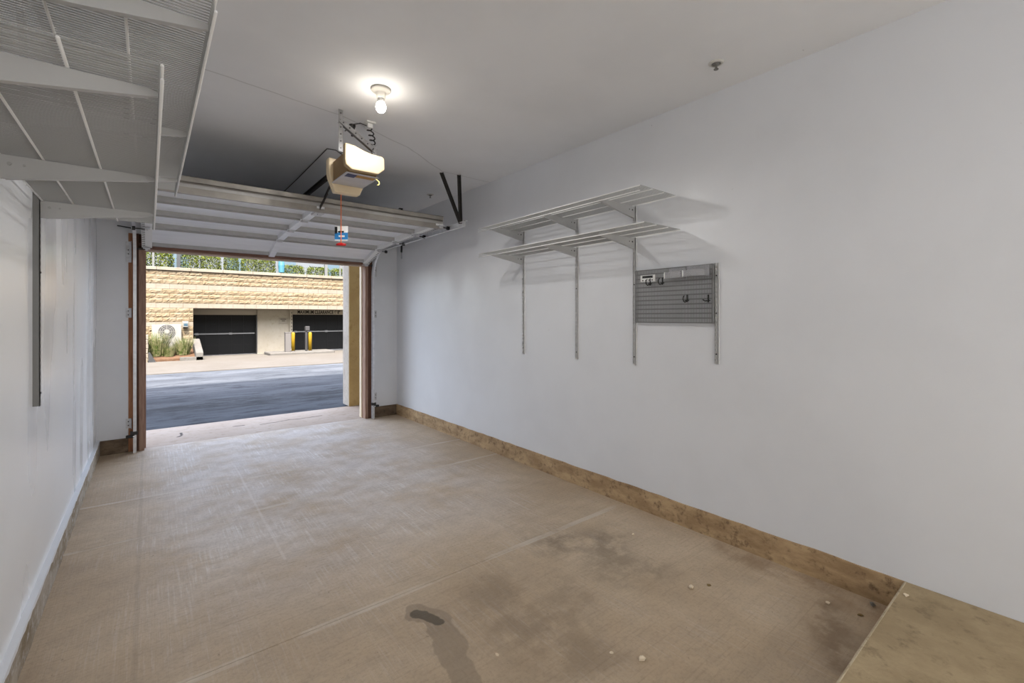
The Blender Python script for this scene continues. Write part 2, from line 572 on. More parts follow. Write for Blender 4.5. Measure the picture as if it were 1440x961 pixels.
def obj(name, bm, mat, parent=None, bevel=0.0, smooth=False, kind=None, seg=1, recalc=True):
    """meshes are modelled in world coordinates; the origin moves to the base centre"""
    if recalc:
        bmesh.ops.recalc_face_normals(bm, faces=bm.faces[:])
    if bevel:
        bmesh.ops.bevel(bm, geom=bm.edges[:], offset=bevel, segments=seg, affect='EDGES', clamp_overlap=True, profile=0.5)
    lo = Vector((min(v.co[i] for v in bm.verts) for i in range(3)))
    hi = Vector((max(v.co[i] for v in bm.verts) for i in range(3)))
    base = Vector(((lo.x + hi.x) / 2, (lo.y + hi.y) / 2, lo.z))
    bmesh.ops.translate(bm, vec=-base, verts=bm.verts[:])
    me = bpy.data.meshes.new(name)
    bm.to_mesh(me)
    bm.free()
    if isinstance(mat, str):
        mat = M[mat]
    me.materials.append(mat)
    if smooth:
        for p in me.polygons:
            p.use_smooth = True
    o = bpy.data.objects.new(name, me)
    COL.objects.link(o)
    WORLD[o] = base
    if parent is not None:
        o.parent = parent
        o.location = base - WORLD[parent]
    else:
        o.location = base
    if kind:
        o['kind'] = kind
    return o

def thing(name, label, cat, loc, group=None):
    o = bpy.data.objects.new(name, None)
    o.empty_display_size = 0.1
    COL.objects.link(o)
    o.location = loc
    WORLD[o] = Vector(loc)
    return tag(o, label, cat, group)

def B(*a):
    bm = bmesh.new()
    if a:
        box(bm, *a)
    return bm

def struct(name, bm, mat, parent=None, **k):
    o = obj(name, bm, mat, parent, **k)
    if parent is None:
        o['kind'] = 'structure'
    return o

def text_mesh(name, body, mat, parent, loc, size, rot, extrude=0.001, align='CENTER', sx=1.0):
    cu = bpy.data.curves.new(name, 'FONT')
    cu.body = body
    cu.size = size
    cu.extrude = extrude
    cu.offset = 0.006
    cu.align_x = align
    cu.align_y = 'CENTER'
    tmp = bpy.data.objects.new(name, cu)
    COL.objects.link(tmp)
    bpy.context.view_layer.update()
    me = bpy.data.meshes.new_from_object(tmp.evaluated_get(bpy.context.evaluated_depsgraph_get()))
    bpy.data.objects.remove(tmp)
    bm = bmesh.new()
    bm.from_mesh(me)
    mt = Matrix.Translation(Vector(loc)) @ rot.to_4x4() @ Matrix.Diagonal((sx, 1, 1, 1))
    bmesh.ops.transform(bm, matrix=mt, verts=bm.verts[:])
    return obj(name, bm, mat, parent, recalc=False)

# ------------------------------------------------------------------ room shell
LW, RW, FW, CZ, BWY = -0.42, 2.83, 6.25, 2.85, -2.6
OL, OR, OT = -0.042, 2.352, 2.145       # door opening
WT = 0.22

# floor: concrete slabs cut by tooled joints
fl = struct('floor', B(LW - WT, RW + WT, BWY - WT, 6.30, -0.30, -0.012), 'curb_concrete')
ys = [BWY - WT, 2.166, 3.78, 4.55, 6.30]
for a, b in zip(ys[:-1], ys[1:]):
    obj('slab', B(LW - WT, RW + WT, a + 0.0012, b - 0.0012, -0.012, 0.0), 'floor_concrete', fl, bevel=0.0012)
struct('wall_left', B(LW - WT, LW, BWY - WT, FW + WT, 0.0, CZ), 'gloss_wall_paint')
struct('wall_right', B(RW, RW + WT, BWY - WT, FW + WT, 0.0, CZ), 'wall_paint')
struct('wall_back', B(LW, RW, BWY - WT, BWY, 0.0, CZ), 'wall_paint')
struct('ceiling', B(LW - WT, RW + WT, BWY - WT, FW + WT, CZ, CZ + 0.2), 'ceiling_paint')
# front wall: drywall left and right of the door and above it
wf = struct('wall_front', B(LW, -0.172, FW, FW + WT, 0.0, CZ), 'wall_paint')
obj('drywall', B(2.45, RW, FW, FW + WT, 0.0, CZ), 'wall_paint', wf)
obj('drywall', B(-0.172, 2.45, FW, FW + WT, 2.30, CZ), 'wall_paint', wf)
# exposed stem-wall curb under the drywall
def curb(name, mat, x0, x1, y0, y1, side):
    rnd = random.Random(len(name))
    bm = bmesh.new()
    N = 60
    if side == 'Y':
        prev = None
        for k in range(N + 1):
            y = y0 + (y1 - y0) * k / N
            j = rnd.uniform(-0.003, 0.003)
            z = 0.15 + rnd.uniform(-0.003, 0.003)
            inner = x1 + j if x1 - x0 > 0 else x0
            prof = [(x0, 0.0), (x1 + j, 0.0), (x1 + j, z), (x0, z)]
            ring = [bm.verts.new((p[0], y, p[1])) for p in prof]
            if prev:
                for i in range(4):
                    bm.faces.new([prev[i], prev[(i + 1) % 4], ring[(i + 1) % 4], ring[i]])
            else:
                bm.faces.new(ring)
            prev = ring
        bm.faces.new(prev[::-1])
    else:
        box(bm, x0, x1, y0, y1, 0.0, 0.148)
    return struct(name, bm, mat)
bl = curb('baseboard_left', 'curb_left_concrete', LW, LW + 0.022, 0.53, FW, 'Y')
bm = bmesh.new()
rnd = random.Random(8)
prev = None
for k in range(121):
    y = 0.53 + (FW - 0.53) * k / 120
    dz = rnd.uniform(0.002, 0.014)
    ring = [bm.verts.new(p) for p in ((LW, y, 0.1525), (LW, y, 0.157), (LW + 0.025, y, 0.156), (LW + 0.0275, y, 0.152 - dz), (LW + 0.0255, y, 0.1515 - dz))]
    if prev:
        for i in range(5):
            bm.faces.new([prev[i], prev[(i + 1) % 5], ring[(i + 1) % 5], ring[i]])
    prev = ring
obj('paint_overlap', bm, 'wall_paint', bl)
curb('baseboard_right', 'curb_concrete', RW, RW - 0.012, 0.53, FW, 'Y')
bf = curb('baseboard_front', 'curb_front_concrete', LW + 0.026, -0.172, FW - 0.014, FW, 'X')
obj('curb', B(2.45, RW - 0.012, FW - 0.014, FW, 0.0, 0.148), 'curb_front_concrete', bf)
# raised landing at the back of the garage, with a light worn nosing
ld = struct('floor_landing', B(LW, RW, BWY, 0.53, 0.0, 0.148), 'step_concrete', bevel=0.004)
obj('nosing', B(LW, RW, 0.522, 0.534, 0.130, 0.1495), 'step_edge', ld, bevel=0.004)

# door framing: jambs, raw side boards, header
tj = struct('trim_1', B(OL - 0.045, OL, FW - 0.035, FW + 0.16, 0.0, OT + 0.03), 'jamb_wood')
obj('stop_moulding', B(OL, OL + 0.014, FW + 0.07, FW + 0.16, 0.0, OT), 'jamb_wood', tj)
obj('side_board', B(-0.108, OL - 0.045, FW - 0.02, FW + 0.10, 0.0, 2.30), 'dark_wood', tj)
obj('backing_board', B(-0.172, -0.108, FW - 0.006, FW + 0.10, 0.0, 2.30), 'raw_wood', tj)
tr_ = struct('trim_2', B(OR, OR + 0.04, FW - 0.02, FW + 0.16, 0.0, OT + 0.03), 'jamb_wood')
obj('stop_moulding', B(OR - 0.012, OR, FW + 0.10, FW + 0.17, 0.0, OT), 'cream_trim', tr_)
obj('side_board', B(OR + 0.04, 2.45, FW - 0.02, FW + 0.10, 0.0, 2.30), 'dark_wood', tr_)
th = struct('trim_3', B(OL - 0.045, OR + 0.04, FW - 0.035, FW + 0.03, OT, OT + 0.055), 'header_wood')
obj('header_jamb', B(OL, OR, FW + 0.03, FW + 0.16, OT - 0.012, OT + 0.055), 'header_jamb', th)
obj('header_backing', B(OL - 0.045, OR + 0.04, FW, FW + 0.2, OT + 0.055, 2.30), 'dark_wood', th)

# ------------------------------------------------------------------ outside ground and the building above the garage
DF = 25.6                                   # facade plane across the street
def gz(y):
    return 0.0 if y < 7.36 else -0.0247 * (y - 7.36)
struct('ground_apron', B(-6, 12, 6.303, 7.36, -0.3, -0.012), 'apron_concrete', bevel=0.004)
bm = bmesh.new()
prism(bm, [(7.36, -0.4), (7.36, -0.03), (16.9, gz(16.9) - 0.02), (16.9, -0.8)], 'X', -30, 45)
struct('ground_road', bm, 'asphalt')
bm = bmesh.new()
prism(bm, [(16.9, -0.9), (16.9, gz(16.9)), (28.2, gz(28.2)), (28.2, -0.9)], 'X', -30, 45)
gs = struct('ground_sidewalk', bm, 'sidewalk_concrete')
# our own building: upper floors whose shade lies on the road
struct('wall_building_upper', B(-16, 26, FW + WT, 7.62, 3.40, 8.35), 'stucco_tan')
struct('roof_building', B(-16, 26, -6, FW + WT, 8.1, 8.35), 'stucco_tan')
pf = struct('wall_pillar', B(2.50, 3.3, 7.335, 7.62, -0.012, 3.40), 'pillar_concrete', bevel=0.008)
obj('pillar_back', B(2.503, 3.3, 7.322, 7.334, -0.010, 3.40), 'gold_stucco', pf)
struct('wall_pillar_far', B(-1.3, -0.45, 7.335, 7.62, -0.012, 3.40), 'pillar_concrete', bevel=0.008)
struct('wall_recess_side', B(3.06, 3.3, FW + WT, 7.335, -0.012, 3.40), 'stucco_tan')

# ------------------------------------------------------------------ facade across the street
def gf(x):                                   # ground line at the facade
    return gz(DF)
Zc, Zs = 3.535, 1.85                          # under coping, soffit
rw = thing('retaining_wall', 'long tan split-face stone wall with smooth bands across the street', 'wall', (4.2, DF + 0.2, gz(DF)))
obj('wall_core', B(-6, 14, DF, DF + 0.6, Zs, Zc), 'mortar', rw)
obj('wall_core', B(-6, 1.585, DF, DF + 0.9, -0.9, Zs), 'mortar', rw)
cp_x = -6.0
while cp_x < 14:
    obj('coping_stone', B(cp_x + 0.004, cp_x + 1.246, DF - 0.10, DF + 0.62, Zc, Zc + 0.145), 'stone_smooth', rw, bevel=0.012)
    cp_x += 1.25
def split_block(seed, rough):
    rnd = random.Random(seed)
    nx, nz = (9, 4) if rough else (2, 1)
    bm = bmesh.new()
    g = []
    ph = [rnd.uniform(0, 6) for _ in range(4)]
    for j in range(nz + 1):
        row = []
        for i in range(nx + 1):
            u, v = i / nx, j / nz
            edge = min(u, 1 - u, v * 0.5, (1 - v) * 0.5)
            d = 0.03
            if rough:
                d = 0.024 + 0.017 * rnd.random() + 0.012 * math.sin(5 * u + 3 * v + ph[0]) * math.sin(4 * v - 6 * u + ph[1])
                d = 0.012 + (d - 0.012) * min(1, edge / 0.09 + 0.25)
            row.append(bm.verts.new((u, -d, v)))
        g.append(row)
    bk = [[bm.verts.new((x, 0.0, z)) for x in (0, 1)] for z in (0, 1)]
    for j in range(nz):
        for i in range(nx):
            bm.faces.new([g[j][i], g[j][i + 1], g[j + 1][i + 1], g[j + 1][i]])
    bm.faces.new([bk[0][0], bk[0][1]] + [g[0][i] for i in range(nx, -1, -1)])
    bm.faces.new([bk[1][1], bk[1][0]] + [g[nz][i] for i in range(nx + 1)])
    bm.faces.new([bk[0][0]] + [g[j][0] for j in range(nz + 1)] + [bk[1][0]])
    bm.faces.new([bk[0][1], bk[1][1]] + [g[j][nx] for j in range(nz, -1, -1)])
    bmesh.ops.recalc_face_normals(bm, faces=bm.faces[:])
    me = bpy.data.meshes.new('stone_block')
    bm.to_mesh(me)
    bm.free()
    me.materials.append(M['stone_split' if rough else 'stone_smooth'])
    return me
rough_blocks = [split_block(s, True) for s in range(11, 19)]
smooth_blocks = [split_block(s, False) for s in range(2)]
rnd = random.Random(5)
def lay(z0, h, x0, x1, rough, shift):
    L = 0.49
    x = x0 - shift * L
    while x < x1 - 0.02:
        a, b = max(x, x0), min(x + L, x1)
        if b - a > 0.08:
            o = bpy.data.objects.new('stone_block', rnd.choice(rough_blocks if rough else smooth_blocks))
            o.scale = (b - a - 0.008, rnd.uniform(0.8, 1.35) if rough else 0.8, h - 0.010)
            o.parent = rw
            o.location = Vector((a + 0.004, DF, z0 + 0.005)) - WORLD[rw]
            COL.objects.link(o)
        x += L
z = Zc
cs = [(0.20, 1)] * 3 + [(0.235, 0)] + [(0.21, 1)] * 3 + [(0.22, 0)]
for k, (h, r) in enumerate(cs):
    z -= h
    lay(z, h, -1.0, 9.2, r, 0.5 if k % 2 else 0.0)
k = 0
z = Zs
for (h, r) in [(0.21, 1)] * 3 + [(0.2, 0)] + [(0.21, 1)] * 3 + [(0.2, 0)] + [(0.21, 1)] * 3:
    z -= h
    lay(z, h, -1.0, 1.585, r, 0.5 if k % 2 else 0.0)
    k += 1

# the same stonework beyond the stretch seen through the door
far_bm = {1: bmesh.new(), 0: bmesh.new()}
def lay_far(z0, h, x0, x1, r, shift):
    x = x0 - shift * 0.49
    while x < x1 - 0.02:
        a, b_ = max(x, x0), min(x + 0.49, x1)
        if b_ - a > 0.08:
            n0 = len(far_bm[r].verts)
            far_bm[r].from_mesh(rnd.choice(rough_blocks if r else smooth_blocks))
            far_bm[r].verts.ensure_lookup_table()
            for v in far_bm[r].verts[n0:]:
                v.co = Vector((a + 0.004 + v.co.x * (b_ - a - 0.008), DF + v.co.y, z0 + 0.005 + v.co.z * (h - 0.010)))
        x += 0.49
z = Zc
for k, (h, r) in enumerate(cs):
    z -= h
    lay_far(z, h, -6.0, -1.0, r, 0.5 if k % 2 else 0.0)
    lay_far(z, h, 9.2, 14.0, r, 0.5 if k % 2 else 0.0)
z = Zs
for k, (h, r) in enumerate([(0.21, 1)] * 3 + [(0.2, 0)] + [(0.21, 1)] * 3 + [(0.2, 0)] + [(0.21, 1)] * 3):
    z -= h
    lay_far(z, h, -6.0, -1.0, r, 0.5 if k % 2 else 0.0)
obj('far_stone_blocks', far_bm[1], 'stone_split', rw, kind='stuff', recalc=False)
obj('far_smooth_blocks', far_bm[0], 'stone_smooth', rw, kind='stuff', recalc=False)

# recessed ground floor under the stone: block wall, two garage doors
RY = DF + 1.55
KS = RY / DF                                  # directions measured at the facade plane carried back to the recess
def kz(z):
    return EYE + (z - EYE) * KS
rb = thing('recessed_wall', 'cream painted block wall recessed between the two black garage doors', 'wall', (5.0, RY, gz(RY)))
D1a, D1b, D2a, D2b = 1.66, 4.14 * KS, 5.80 * KS, 9.3
T1, T2 = kz(1.545), kz(1.575)
obj('wall_face', B(4.18 * KS, 5.75 * KS, RY - 0.12, RY + 0.4, -0.9, Zs), 'cream_block', rb)
obj('lintel', B(1.585, 4.18 * KS, RY - 0.02, RY + 0.4, T1, Zs), 'taupe_panel', rb)
obj('lintel', B(5.75 * KS, 12, RY - 0.12, RY + 0.4, T2, Zs), 'cream_block', rb)
obj('soffit', B(1.585, 12, DF + 0.60, RY + 0.4, Zs, Zs + 0.03), 'cream_block', rb)
obj('pier', B(9.3, 12, RY - 0.12, RY + 0.4, -0.9, T2), 'cream_block', rb)
obj('return_wall', B(1.3, 1.585, DF + 0.9, RY + 0.4, -0.9, Zs), 'cream_block', rb)
obj('door_jamb', B(4.14 * KS, 4.18 * KS, RY - 0.14, RY, -0.6, T1), 'reader_dark', rb)
def far_door(label, x0, x1, z0, z1, n):
    d = thing('street_garage_door', label, 'garage door', ((x0 + x1) / 2, RY + 0.12, z0))
    obj('door_leaf', B(x0, x1, RY + 0.08, RY + 0.16, z0, z1), 'garage_black', d)
    for i in range(1, n):
        xx = x0 + (x1 - x0) * i / n
        obj('panel_seam', B(xx - 0.012, xx + 0.012, RY + 0.066, RY + 0.08, z0 + 0.04, z1 - 0.02), 'garage_seam', d)
    for f in (0.27, 0.78):
        zz = z0 + (z1 - z0) * f
        obj('panel_seam', B(x0 + 0.02, x1 - 0.02, RY + 0.07, RY + 0.08, zz - 0.008, zz + 0.008), 'garage_seam', d)
    zz = z0 + (z1 - z0) * 0.545
    obj('cross_bar', B(x0 + 0.05, x1 - 0.05, RY + 0.03, RY + 0.066, zz - 0.028, zz + 0.028), 'silver_bar', d)
    for f in (0.04, 0.56):
        xx = x0 + (x1 - x0) * f
        obj('bar_bracket', B(xx, xx + 0.13, RY + 0.02, RY + 0.08, zz - 0.05, zz + 0.05), 'silver_bar', d)
    obj('bottom_rail', B(x0, x1, RY + 0.05, RY + 0.09, z0, z0 + 0.09), 'silver_bar', d)
far_door('black street-level garage door beside the planter bed', D1a, D1b, gz(RY) - 0.06, T1, 5)
far_door('black garage door under the clearance lettering across the street', D2a, D2b, gz(RY) - 0.02, T2, 5)
FR = Matrix.Rotation(math.pi / 2, 3, 'X')
cs_ = thing('clearance_sign', 'dark clearance lettering painted on the beam over the far garage door', 'sign', (7.5, RY - 0.125, T2 + 0.02))
ltr = text_mesh('lettering', 'MAXIMUM CLEARANCE 6\' 8"', 'clearance_print', cs_, (7.12 * KS, RY - 0.124, kz(1.70)), 0.265, FR, 0.003, sx=0.69)
ltr['kind'] = 'stuff'
bm = bmesh.new()
for i in range(9):
    box(bm, 7.1 + i * 0.1, 7.16 + i * 0.1, RY - 0.125, RY - 0.1205, T2 + 0.035, T2 + 0.06)
obj('small_print', bm, 'sign_print', cs_, kind='stuff')
SX = 5.355 * KS
ps = thing('wall_sign', 'small tan notice sign on the cream block wall', 'sign', (SX, RY - 0.12, kz(1.10)))
za, zb = kz(1.10), kz(1.40)
obj('plate', B(SX - 0.225, SX + 0.225, RY - 0.14, RY - 0.1205, za, zb), 'sign_plate', ps, bevel=0.004)
obj('border', B(SX - 0.21, SX + 0.21, RY - 0.1415, RY - 0.14, zb - 0.02, zb - 0.012), 'sign_print', ps)
obj('border', B(SX - 0.21, SX + 0.21, RY - 0.1415, RY - 0.14, za + 0.012, za + 0.02), 'sign_print', ps)
for i, zz in enumerate((zb - 0.10, zb - 0.19)):
    obj('print_line', B(SX - 0.14 + 0.06 * i, SX + 0.14 - 0.06 * i, RY - 0.1415, RY - 0.14, zz, zz + 0.05), 'sign_print', ps)
PPX = 5.72 * KS
pc = thing('perforated_post', 'cream perforated steel post edging the far garage door', 'post', (PPX, RY - 0.17, gz(RY)))
obj('post_body', B(PPX - 0.08, PPX + 0.06, RY - 0.21, RY - 0.125, gz(RY), Zs - 0.005), 'cream_block', pc)
for i in range(11):
    zz = -0.2 + i * 0.185
    obj('hole', B(PPX - 0.01, PPX + 0.035, RY - 0.215, RY - 0.209, zz, zz + 0.055), 'black_print', pc)
isl = tag(obj('kerb_island', B(4.55, 7.6, 24.4, DF + 0.3, -0.6, gz(25) + 0.13), 'planter_concrete', bevel=0.03), 'low concrete kerb island under the yellow bollards', 'kerb')
zi = gz(25) + 0.13
def bollard(x, y, label):
    b = thing('bollard', label, 'bollard', (x, y, zi))
    bm = bmesh.new()
    lathe(bm, [(0, 0), (0.085, 0), (0.085, 0.90), (0.07, 0.95), (0.035, 0.975), (0, 0.98)], (x, y, zi), 16)
    obj('post', bm, 'bollard_yellow', b, smooth=True)
    bm = bmesh.new()
    lathe(bm, [(0.085, 0), (0.11, 0), (0.11, 0.03), (0.085, 0.035)], (x, y, zi), 16)
    obj('base_ring', bm, 'cabinet_grey', b)
bollard(5.70, 24.95, 'yellow bollard beside the grey cabinet across the street')
bollard(6.46, 24.75, 'yellow bollard beside the dark card reader post')
b = thing('utility_cabinet', 'grey utility cabinet at the kerb beside a yellow bollard', 'cabinet', (5.47, 25.0, zi))
obj('body', B(5.33, 5.58, 24.88, 25.14, zi, zi + 0.95), 'cabinet_grey', b, bevel=0.01)
obj('lid', B(5.32, 5.59, 24.87, 25.15, zi + 0.95, zi + 0.985), 'cabinet_grey', b, bevel=0.006)
b = thing('card_reader', 'dark card reader post in front of the far garage door', 'reader', (6.36, 25.05, zi))
obj('post', B(6.30, 6.40, 25.0, 25.1, zi, zi + 1.05), 'reader_dark', b, bevel=0.008)
obj('head', B(6.29, 6.49, 24.93, 25.13, zi + 1.05, zi + 1.27), 'reader_dark', b, bevel=0.012)
# air conditioner, wall lamp, planter with grasses
ac = thing('air_conditioner', 'cream outdoor air conditioner with round fan behind the grasses', 'air conditioner', (0.62, 25.2, gz(25.2)))
AY = 25.02
obj('cabinet', B(0.08, 1.12, AY, AY + 0.42, -0.25, 1.10), 'ac_white', ac, bevel=0.02)
bm = bmesh.new()
tube(bm, [(0.60, AY - 0.012, 0.80), (0.60, AY + 0.01, 0.80)], 0.30, 32)
fan = obj('fan_opening', bm, 'ac_fan', ac)
bm = bmesh.new()
for r in (0.10, 0.17, 0.24, 0.30):
    tube(bm, [(0.60 + r * math.cos(a), AY - 0.022, 0.80 + r * math.sin(a)) for a in [2 * math.pi * i / 28 for i in range(29)]], 0.008, 5, False)
for i in range(8):
    a = math.pi * i / 4
    bar(bm, (0.60, AY - 0.022, 0.80), (0.60 + 0.30 * math.cos(a), AY - 0.022, 0.80 + 0.30 * math.sin(a)), 0.012, 0.012)
obj('fan_guard', bm, 'ac_white', ac)
bm = bmesh.new()
tube(bm, [(0.60, AY - 0.035, 0.80), (0.60, AY - 0.01, 0.80)], 0.085, 20)
obj('fan_hub', bm, 'ac_white', ac)
wlp = thing('wall_lamp', 'small white box lamp on the stone wall above the planter', 'lamp', (1.26, DF - 0.1, 0.98))
obj('housing', B(1.20, 1.38, DF - 0.24, DF - 0.05, 0.98, 1.22), 'ac_white', wlp, bevel=0.015)
obj('lens', B(1.22, 1.36, DF - 0.246, DF - 0.238, 1.03, 1.15), 'window_glass', wlp)
obj('back_plate', B(1.18, 1.40, DF - 0.06, DF - 0.02, 0.95, 1.25), 'ac_white', wlp)
gp = gz(24.2)
plt = thing('planter_bed', 'raised mulch planter bed with a concrete kerb below the stone wall', 'planter', (0.7, 24.6, gp))
bm = bmesh.new()
prism(bm, [(23.75, gp - 0.1), (23.75, gp + 0.10), (DF - 0.10, gp + 0.42), (DF - 0.10, gp - 0.1)], 'X', -0.02, 1.55)
obj('mulch', bm, 'mulch', plt)
bm = bmesh.new()
prism(bm, [(23.55, gp - 0.1), (23.55, gp + 0.34), (23.95, gp + 0.46), (DF - 0.10, gp + 0.86), (DF - 0.10, gp - 0.1)], 'X', 1.55, 1.82)
obj('side_kerb', bm, 'planter_concrete', plt, bevel=0.02)
bm = bmesh.new()
prism(bm, [(1.0, 23.52), (1.55, 23.55), (1.82, 23.55), (1.82, 23.70), (1.0, 23.70)], 'Z', gp - 0.1, gp + 0.16)
obj('front_kerb', bm, 'planter_concrete', plt, bevel=0.01)
pw = thing('stone_pier', 'small stacked stone pier at the end of the planter bed', 'pier', (-0.22, 23.7, gp))
for i in range(6):
    o = obj('stone', B(-0.62, -0.045 + 0.012 * (i % 2), 23.5, 23.95, gp + i * 0.19, gp + i * 0.19 + 0.182), 'stone_smooth', pw, bevel=0.015)
bm = bmesh.new()
prism(bm, [(-0.03, gp), (0.22, gp), (0.02, gp + 0.42), (-0.03, gp + 0.42)], 'Y', 23.45, 23.6)
tag(obj('metal_wedge', bm, 'black_plastic'), 'dark triangular edging leaning at the stone pier', 'edging')
def blades(seed, n, R, H, lean, y0):
    rnd = random.Random(seed)
    bm = bmesh.new()
    for _ in range(n):
        a, r = rnd.uniform(0, 6.283), R * math.sqrt(rnd.random()) * 0.55
        b0 = Vector((r * math.cos(a), r * math.sin(a), 0))
        h = H * rnd.uniform(0.45, 1.0)
        a2 = a + rnd.uniform(-0.8, 0.8)
        tip = b0 + Vector((math.cos(a2), math.sin(a2), 0)) * lean * rnd.uniform(0.3, 1) * h + Vector((0, 0, h))
        mid = (b0 + tip) / 2 + Vector((0, 0, 0.10 * h))
        s = Vector((-math.sin(a2), math.cos(a2), 0)) * rnd.uniform(0.005, 0.010)
        v = [bm.verts.new(p) for p in (b0 - s, b0 + s, mid + s, mid - s, tip)]
        bm.faces.new([v[0], v[1], v[2], v[3]])
        bm.faces.new([v[3], v[2], v[4]])
    me = bpy.data.meshes.new('grass')
    bm.to_mesh(me)
    bm.free()
    me.materials.append(M['grass_blade'])
    return me
for i, (x, y, s, lab) in enumerate([(0.24, 24.35, 1.12, 'tall pale ornamental grass clump next to the stone pier'),
                                    (0.66, 24.2, 0.58, 'low ornamental grass clump below the air conditioner fan'),
                                    (1.14, 24.4, 0.86, 'ornamental grass clump next to the sloped planter kerb')]):
    o = bpy.data.objects.new('ornamental_grass', blades(40 + i, 520, 0.55, 1.0, 0.5, y))
    o.location = (x, y, gp + 0.10 + (y - 23.75) * 0.17)
    o.scale = (s * 0.95, s * 0.8, s)
    tag(o, lab, 'plant')
    COL.objects.link(o)

# terrace above the stone wall: hedge, fence, distant house
struct('ground_terrace', B(-12, 20, DF + 0.62, 60, 3.2, 3.50), 'terrace')
def bush_mesh(seed, n=2600):
    rnd = random.Random(seed)
    bm = bmesh.new()
    for _ in range(n):
        while True:
            p = Vector((rnd.uniform(-1, 1), rnd.uniform(-1, 1), rnd.uniform(-1, 1)))
            q = (p.x ** 6 + p.y ** 4 + p.z ** 6)
            if 0.10 < q < 1:
                break
        p = Vector((p.x * 0.66, p.y * 0.42, p.z * 0.50 + 0.52))
        d = Vector((rnd.gauss(0, 1), rnd.gauss(0, 1), rnd.gauss(0.4, 1))).normalized()
        s = d.orthogonal().normalized()
        s.rotate(Matrix.Rotation(rnd.uniform(0, 6.28), 3, d))
        l, w = rnd.uniform(0.05, 0.095), rnd.uniform(0.018, 0.032)
        v = [bm.verts.new(q) for q in (p, p + d * l * 0.5 + s * w, p + d * l, p + d * l * 0.5 - s * w)]
        bm.faces.new(v)
    for k in range(5):
        a = rnd.uniform(0, 6.28)
        tube(bm, [(0.05 * math.cos(a), 0.05 * math.sin(a), -0.05), (0.4 * math.cos(a), 0.25 * math.sin(a), 0.75)], [0.014, 0.005], 5)
    me = bpy.data.meshes.new('bush')
    bm.to_mesh(me)
    bm.free()
    me.materials.append(M['hedge_leaf'])
    return me
bms = [bush_mesh(s) for s in (3, 4, 5)]
HL = ['hedge bush above the stone pier, beyond the slim white post', 'hedge bush between the slim white post and the dark fence post', 'hedge bush adjoining the dark fence post above the black garage door',
      'hedge bush second from the dark fence post, above the black garage door', 'narrow hedge bush standing alone between two gaps', 'hedge bush two away from the cyan umbrella', 'hedge bush next to the cyan umbrella']
for i, (x, w) in enumerate([(-0.95, 1.2), (0.30, 1.26), (1.46, 0.89), (2.37, 0.89), (3.24, 0.68), (4.04, 0.79), (4.86, 0.81)]):
    o = bpy.data.objects.new('hedge_bush', bms[i % 3])
    o.location = (x, 26.85, 3.48)
    o.scale = (w / 1.36, 1.0, 1.0)
    tag(o, HL[i], 'bush', 'hedge bushes along the top of the stone wall')
    COL.objects.link(o)
for i, (x, y, s) in enumerate([(6.5, 28.6, 0.93), (7.9, 28.6, 0.93), (9.3, 28.6, 0.93)]):
    o = bpy.data.objects.new('tree_crown', bms[(i + 1) % 3])
    o.location = (x, y, 3.48)
    o.scale = (s, 1.1, s)
    tag(o, ['shrub between the cyan umbrella and the white railing', 'shrub directly behind the thick white railing post', 'shrub behind the white railing pickets'][i], 'shrub', 'shrubs behind the white railing')
    COL.objects.link(o)
fn = thing('railing', 'white picket railing on top of the stone wall', 'railing', (8.6, 26.3, 3.5))
obj('post', B(7.62, 7.76, 26.2, 26.32, 3.5, 4.9), 'fence_white', fn)
for i in range(7):
    x = 8.42 + i * 0.17
    obj('picket', B(x, x + 0.075, 26.24, 26.28, 3.5, 4.9), 'fence_white', fn)
obj('rail', B(7.62, 9.6, 26.25, 26.29, 4.55, 4.62), 'fence_white', fn)
tag(obj('dark_post', B(1.00, 1.14, 26.3, 26.42, 3.5, 5.0), 'fence_dark'), 'dark green fence post between two hedge bushes', 'post')
tag(obj('white_post', B(0.10, 0.18, 26.28, 26.36, 3.5, 4.9), 'fence_white'), 'slim white post in front of the hedge', 'post')
um = thing('patio_umbrella', 'closed cyan patio umbrella beside the hedge', 'umbrella', (5.55, 26.6, 3.5))
bm = bmesh.new()
lathe(bm, [(0, 0.30), (0.14, 0.32), (0.16, 0.7), (0.10, 1.3), (0.03, 1.8), (0, 1.82)], (5.50, 26.60, 3.5), 12)
obj('canopy', bm, 'cyan_cloth', um)
bm = bmesh.new()
tube(bm, [(5.50, 26.60, 3.5), (5.50, 26.60, 5.4)], 0.022, 8)
obj('pole', bm, 'fence_white', um)
hb = thing('background_house', 'pale blue house behind the hedge on the terrace', 'building', (4, 45, 3.5))
obj('wall_face', B(-14, 26, 45, 46, 3.5, 12), 'pale_building', hb)
for i in range(9):
    w = obj('window', B(-11 + i * 4, -9.4 + i * 4, 44.93, 45.02, 4.6, 6.6), 'fence_white', hb)
    obj('pane', B(-10.9 + i * 4, -9.5 + i * 4, 44.91, 44.93, 4.7, 6.5), 'window_glass', w)

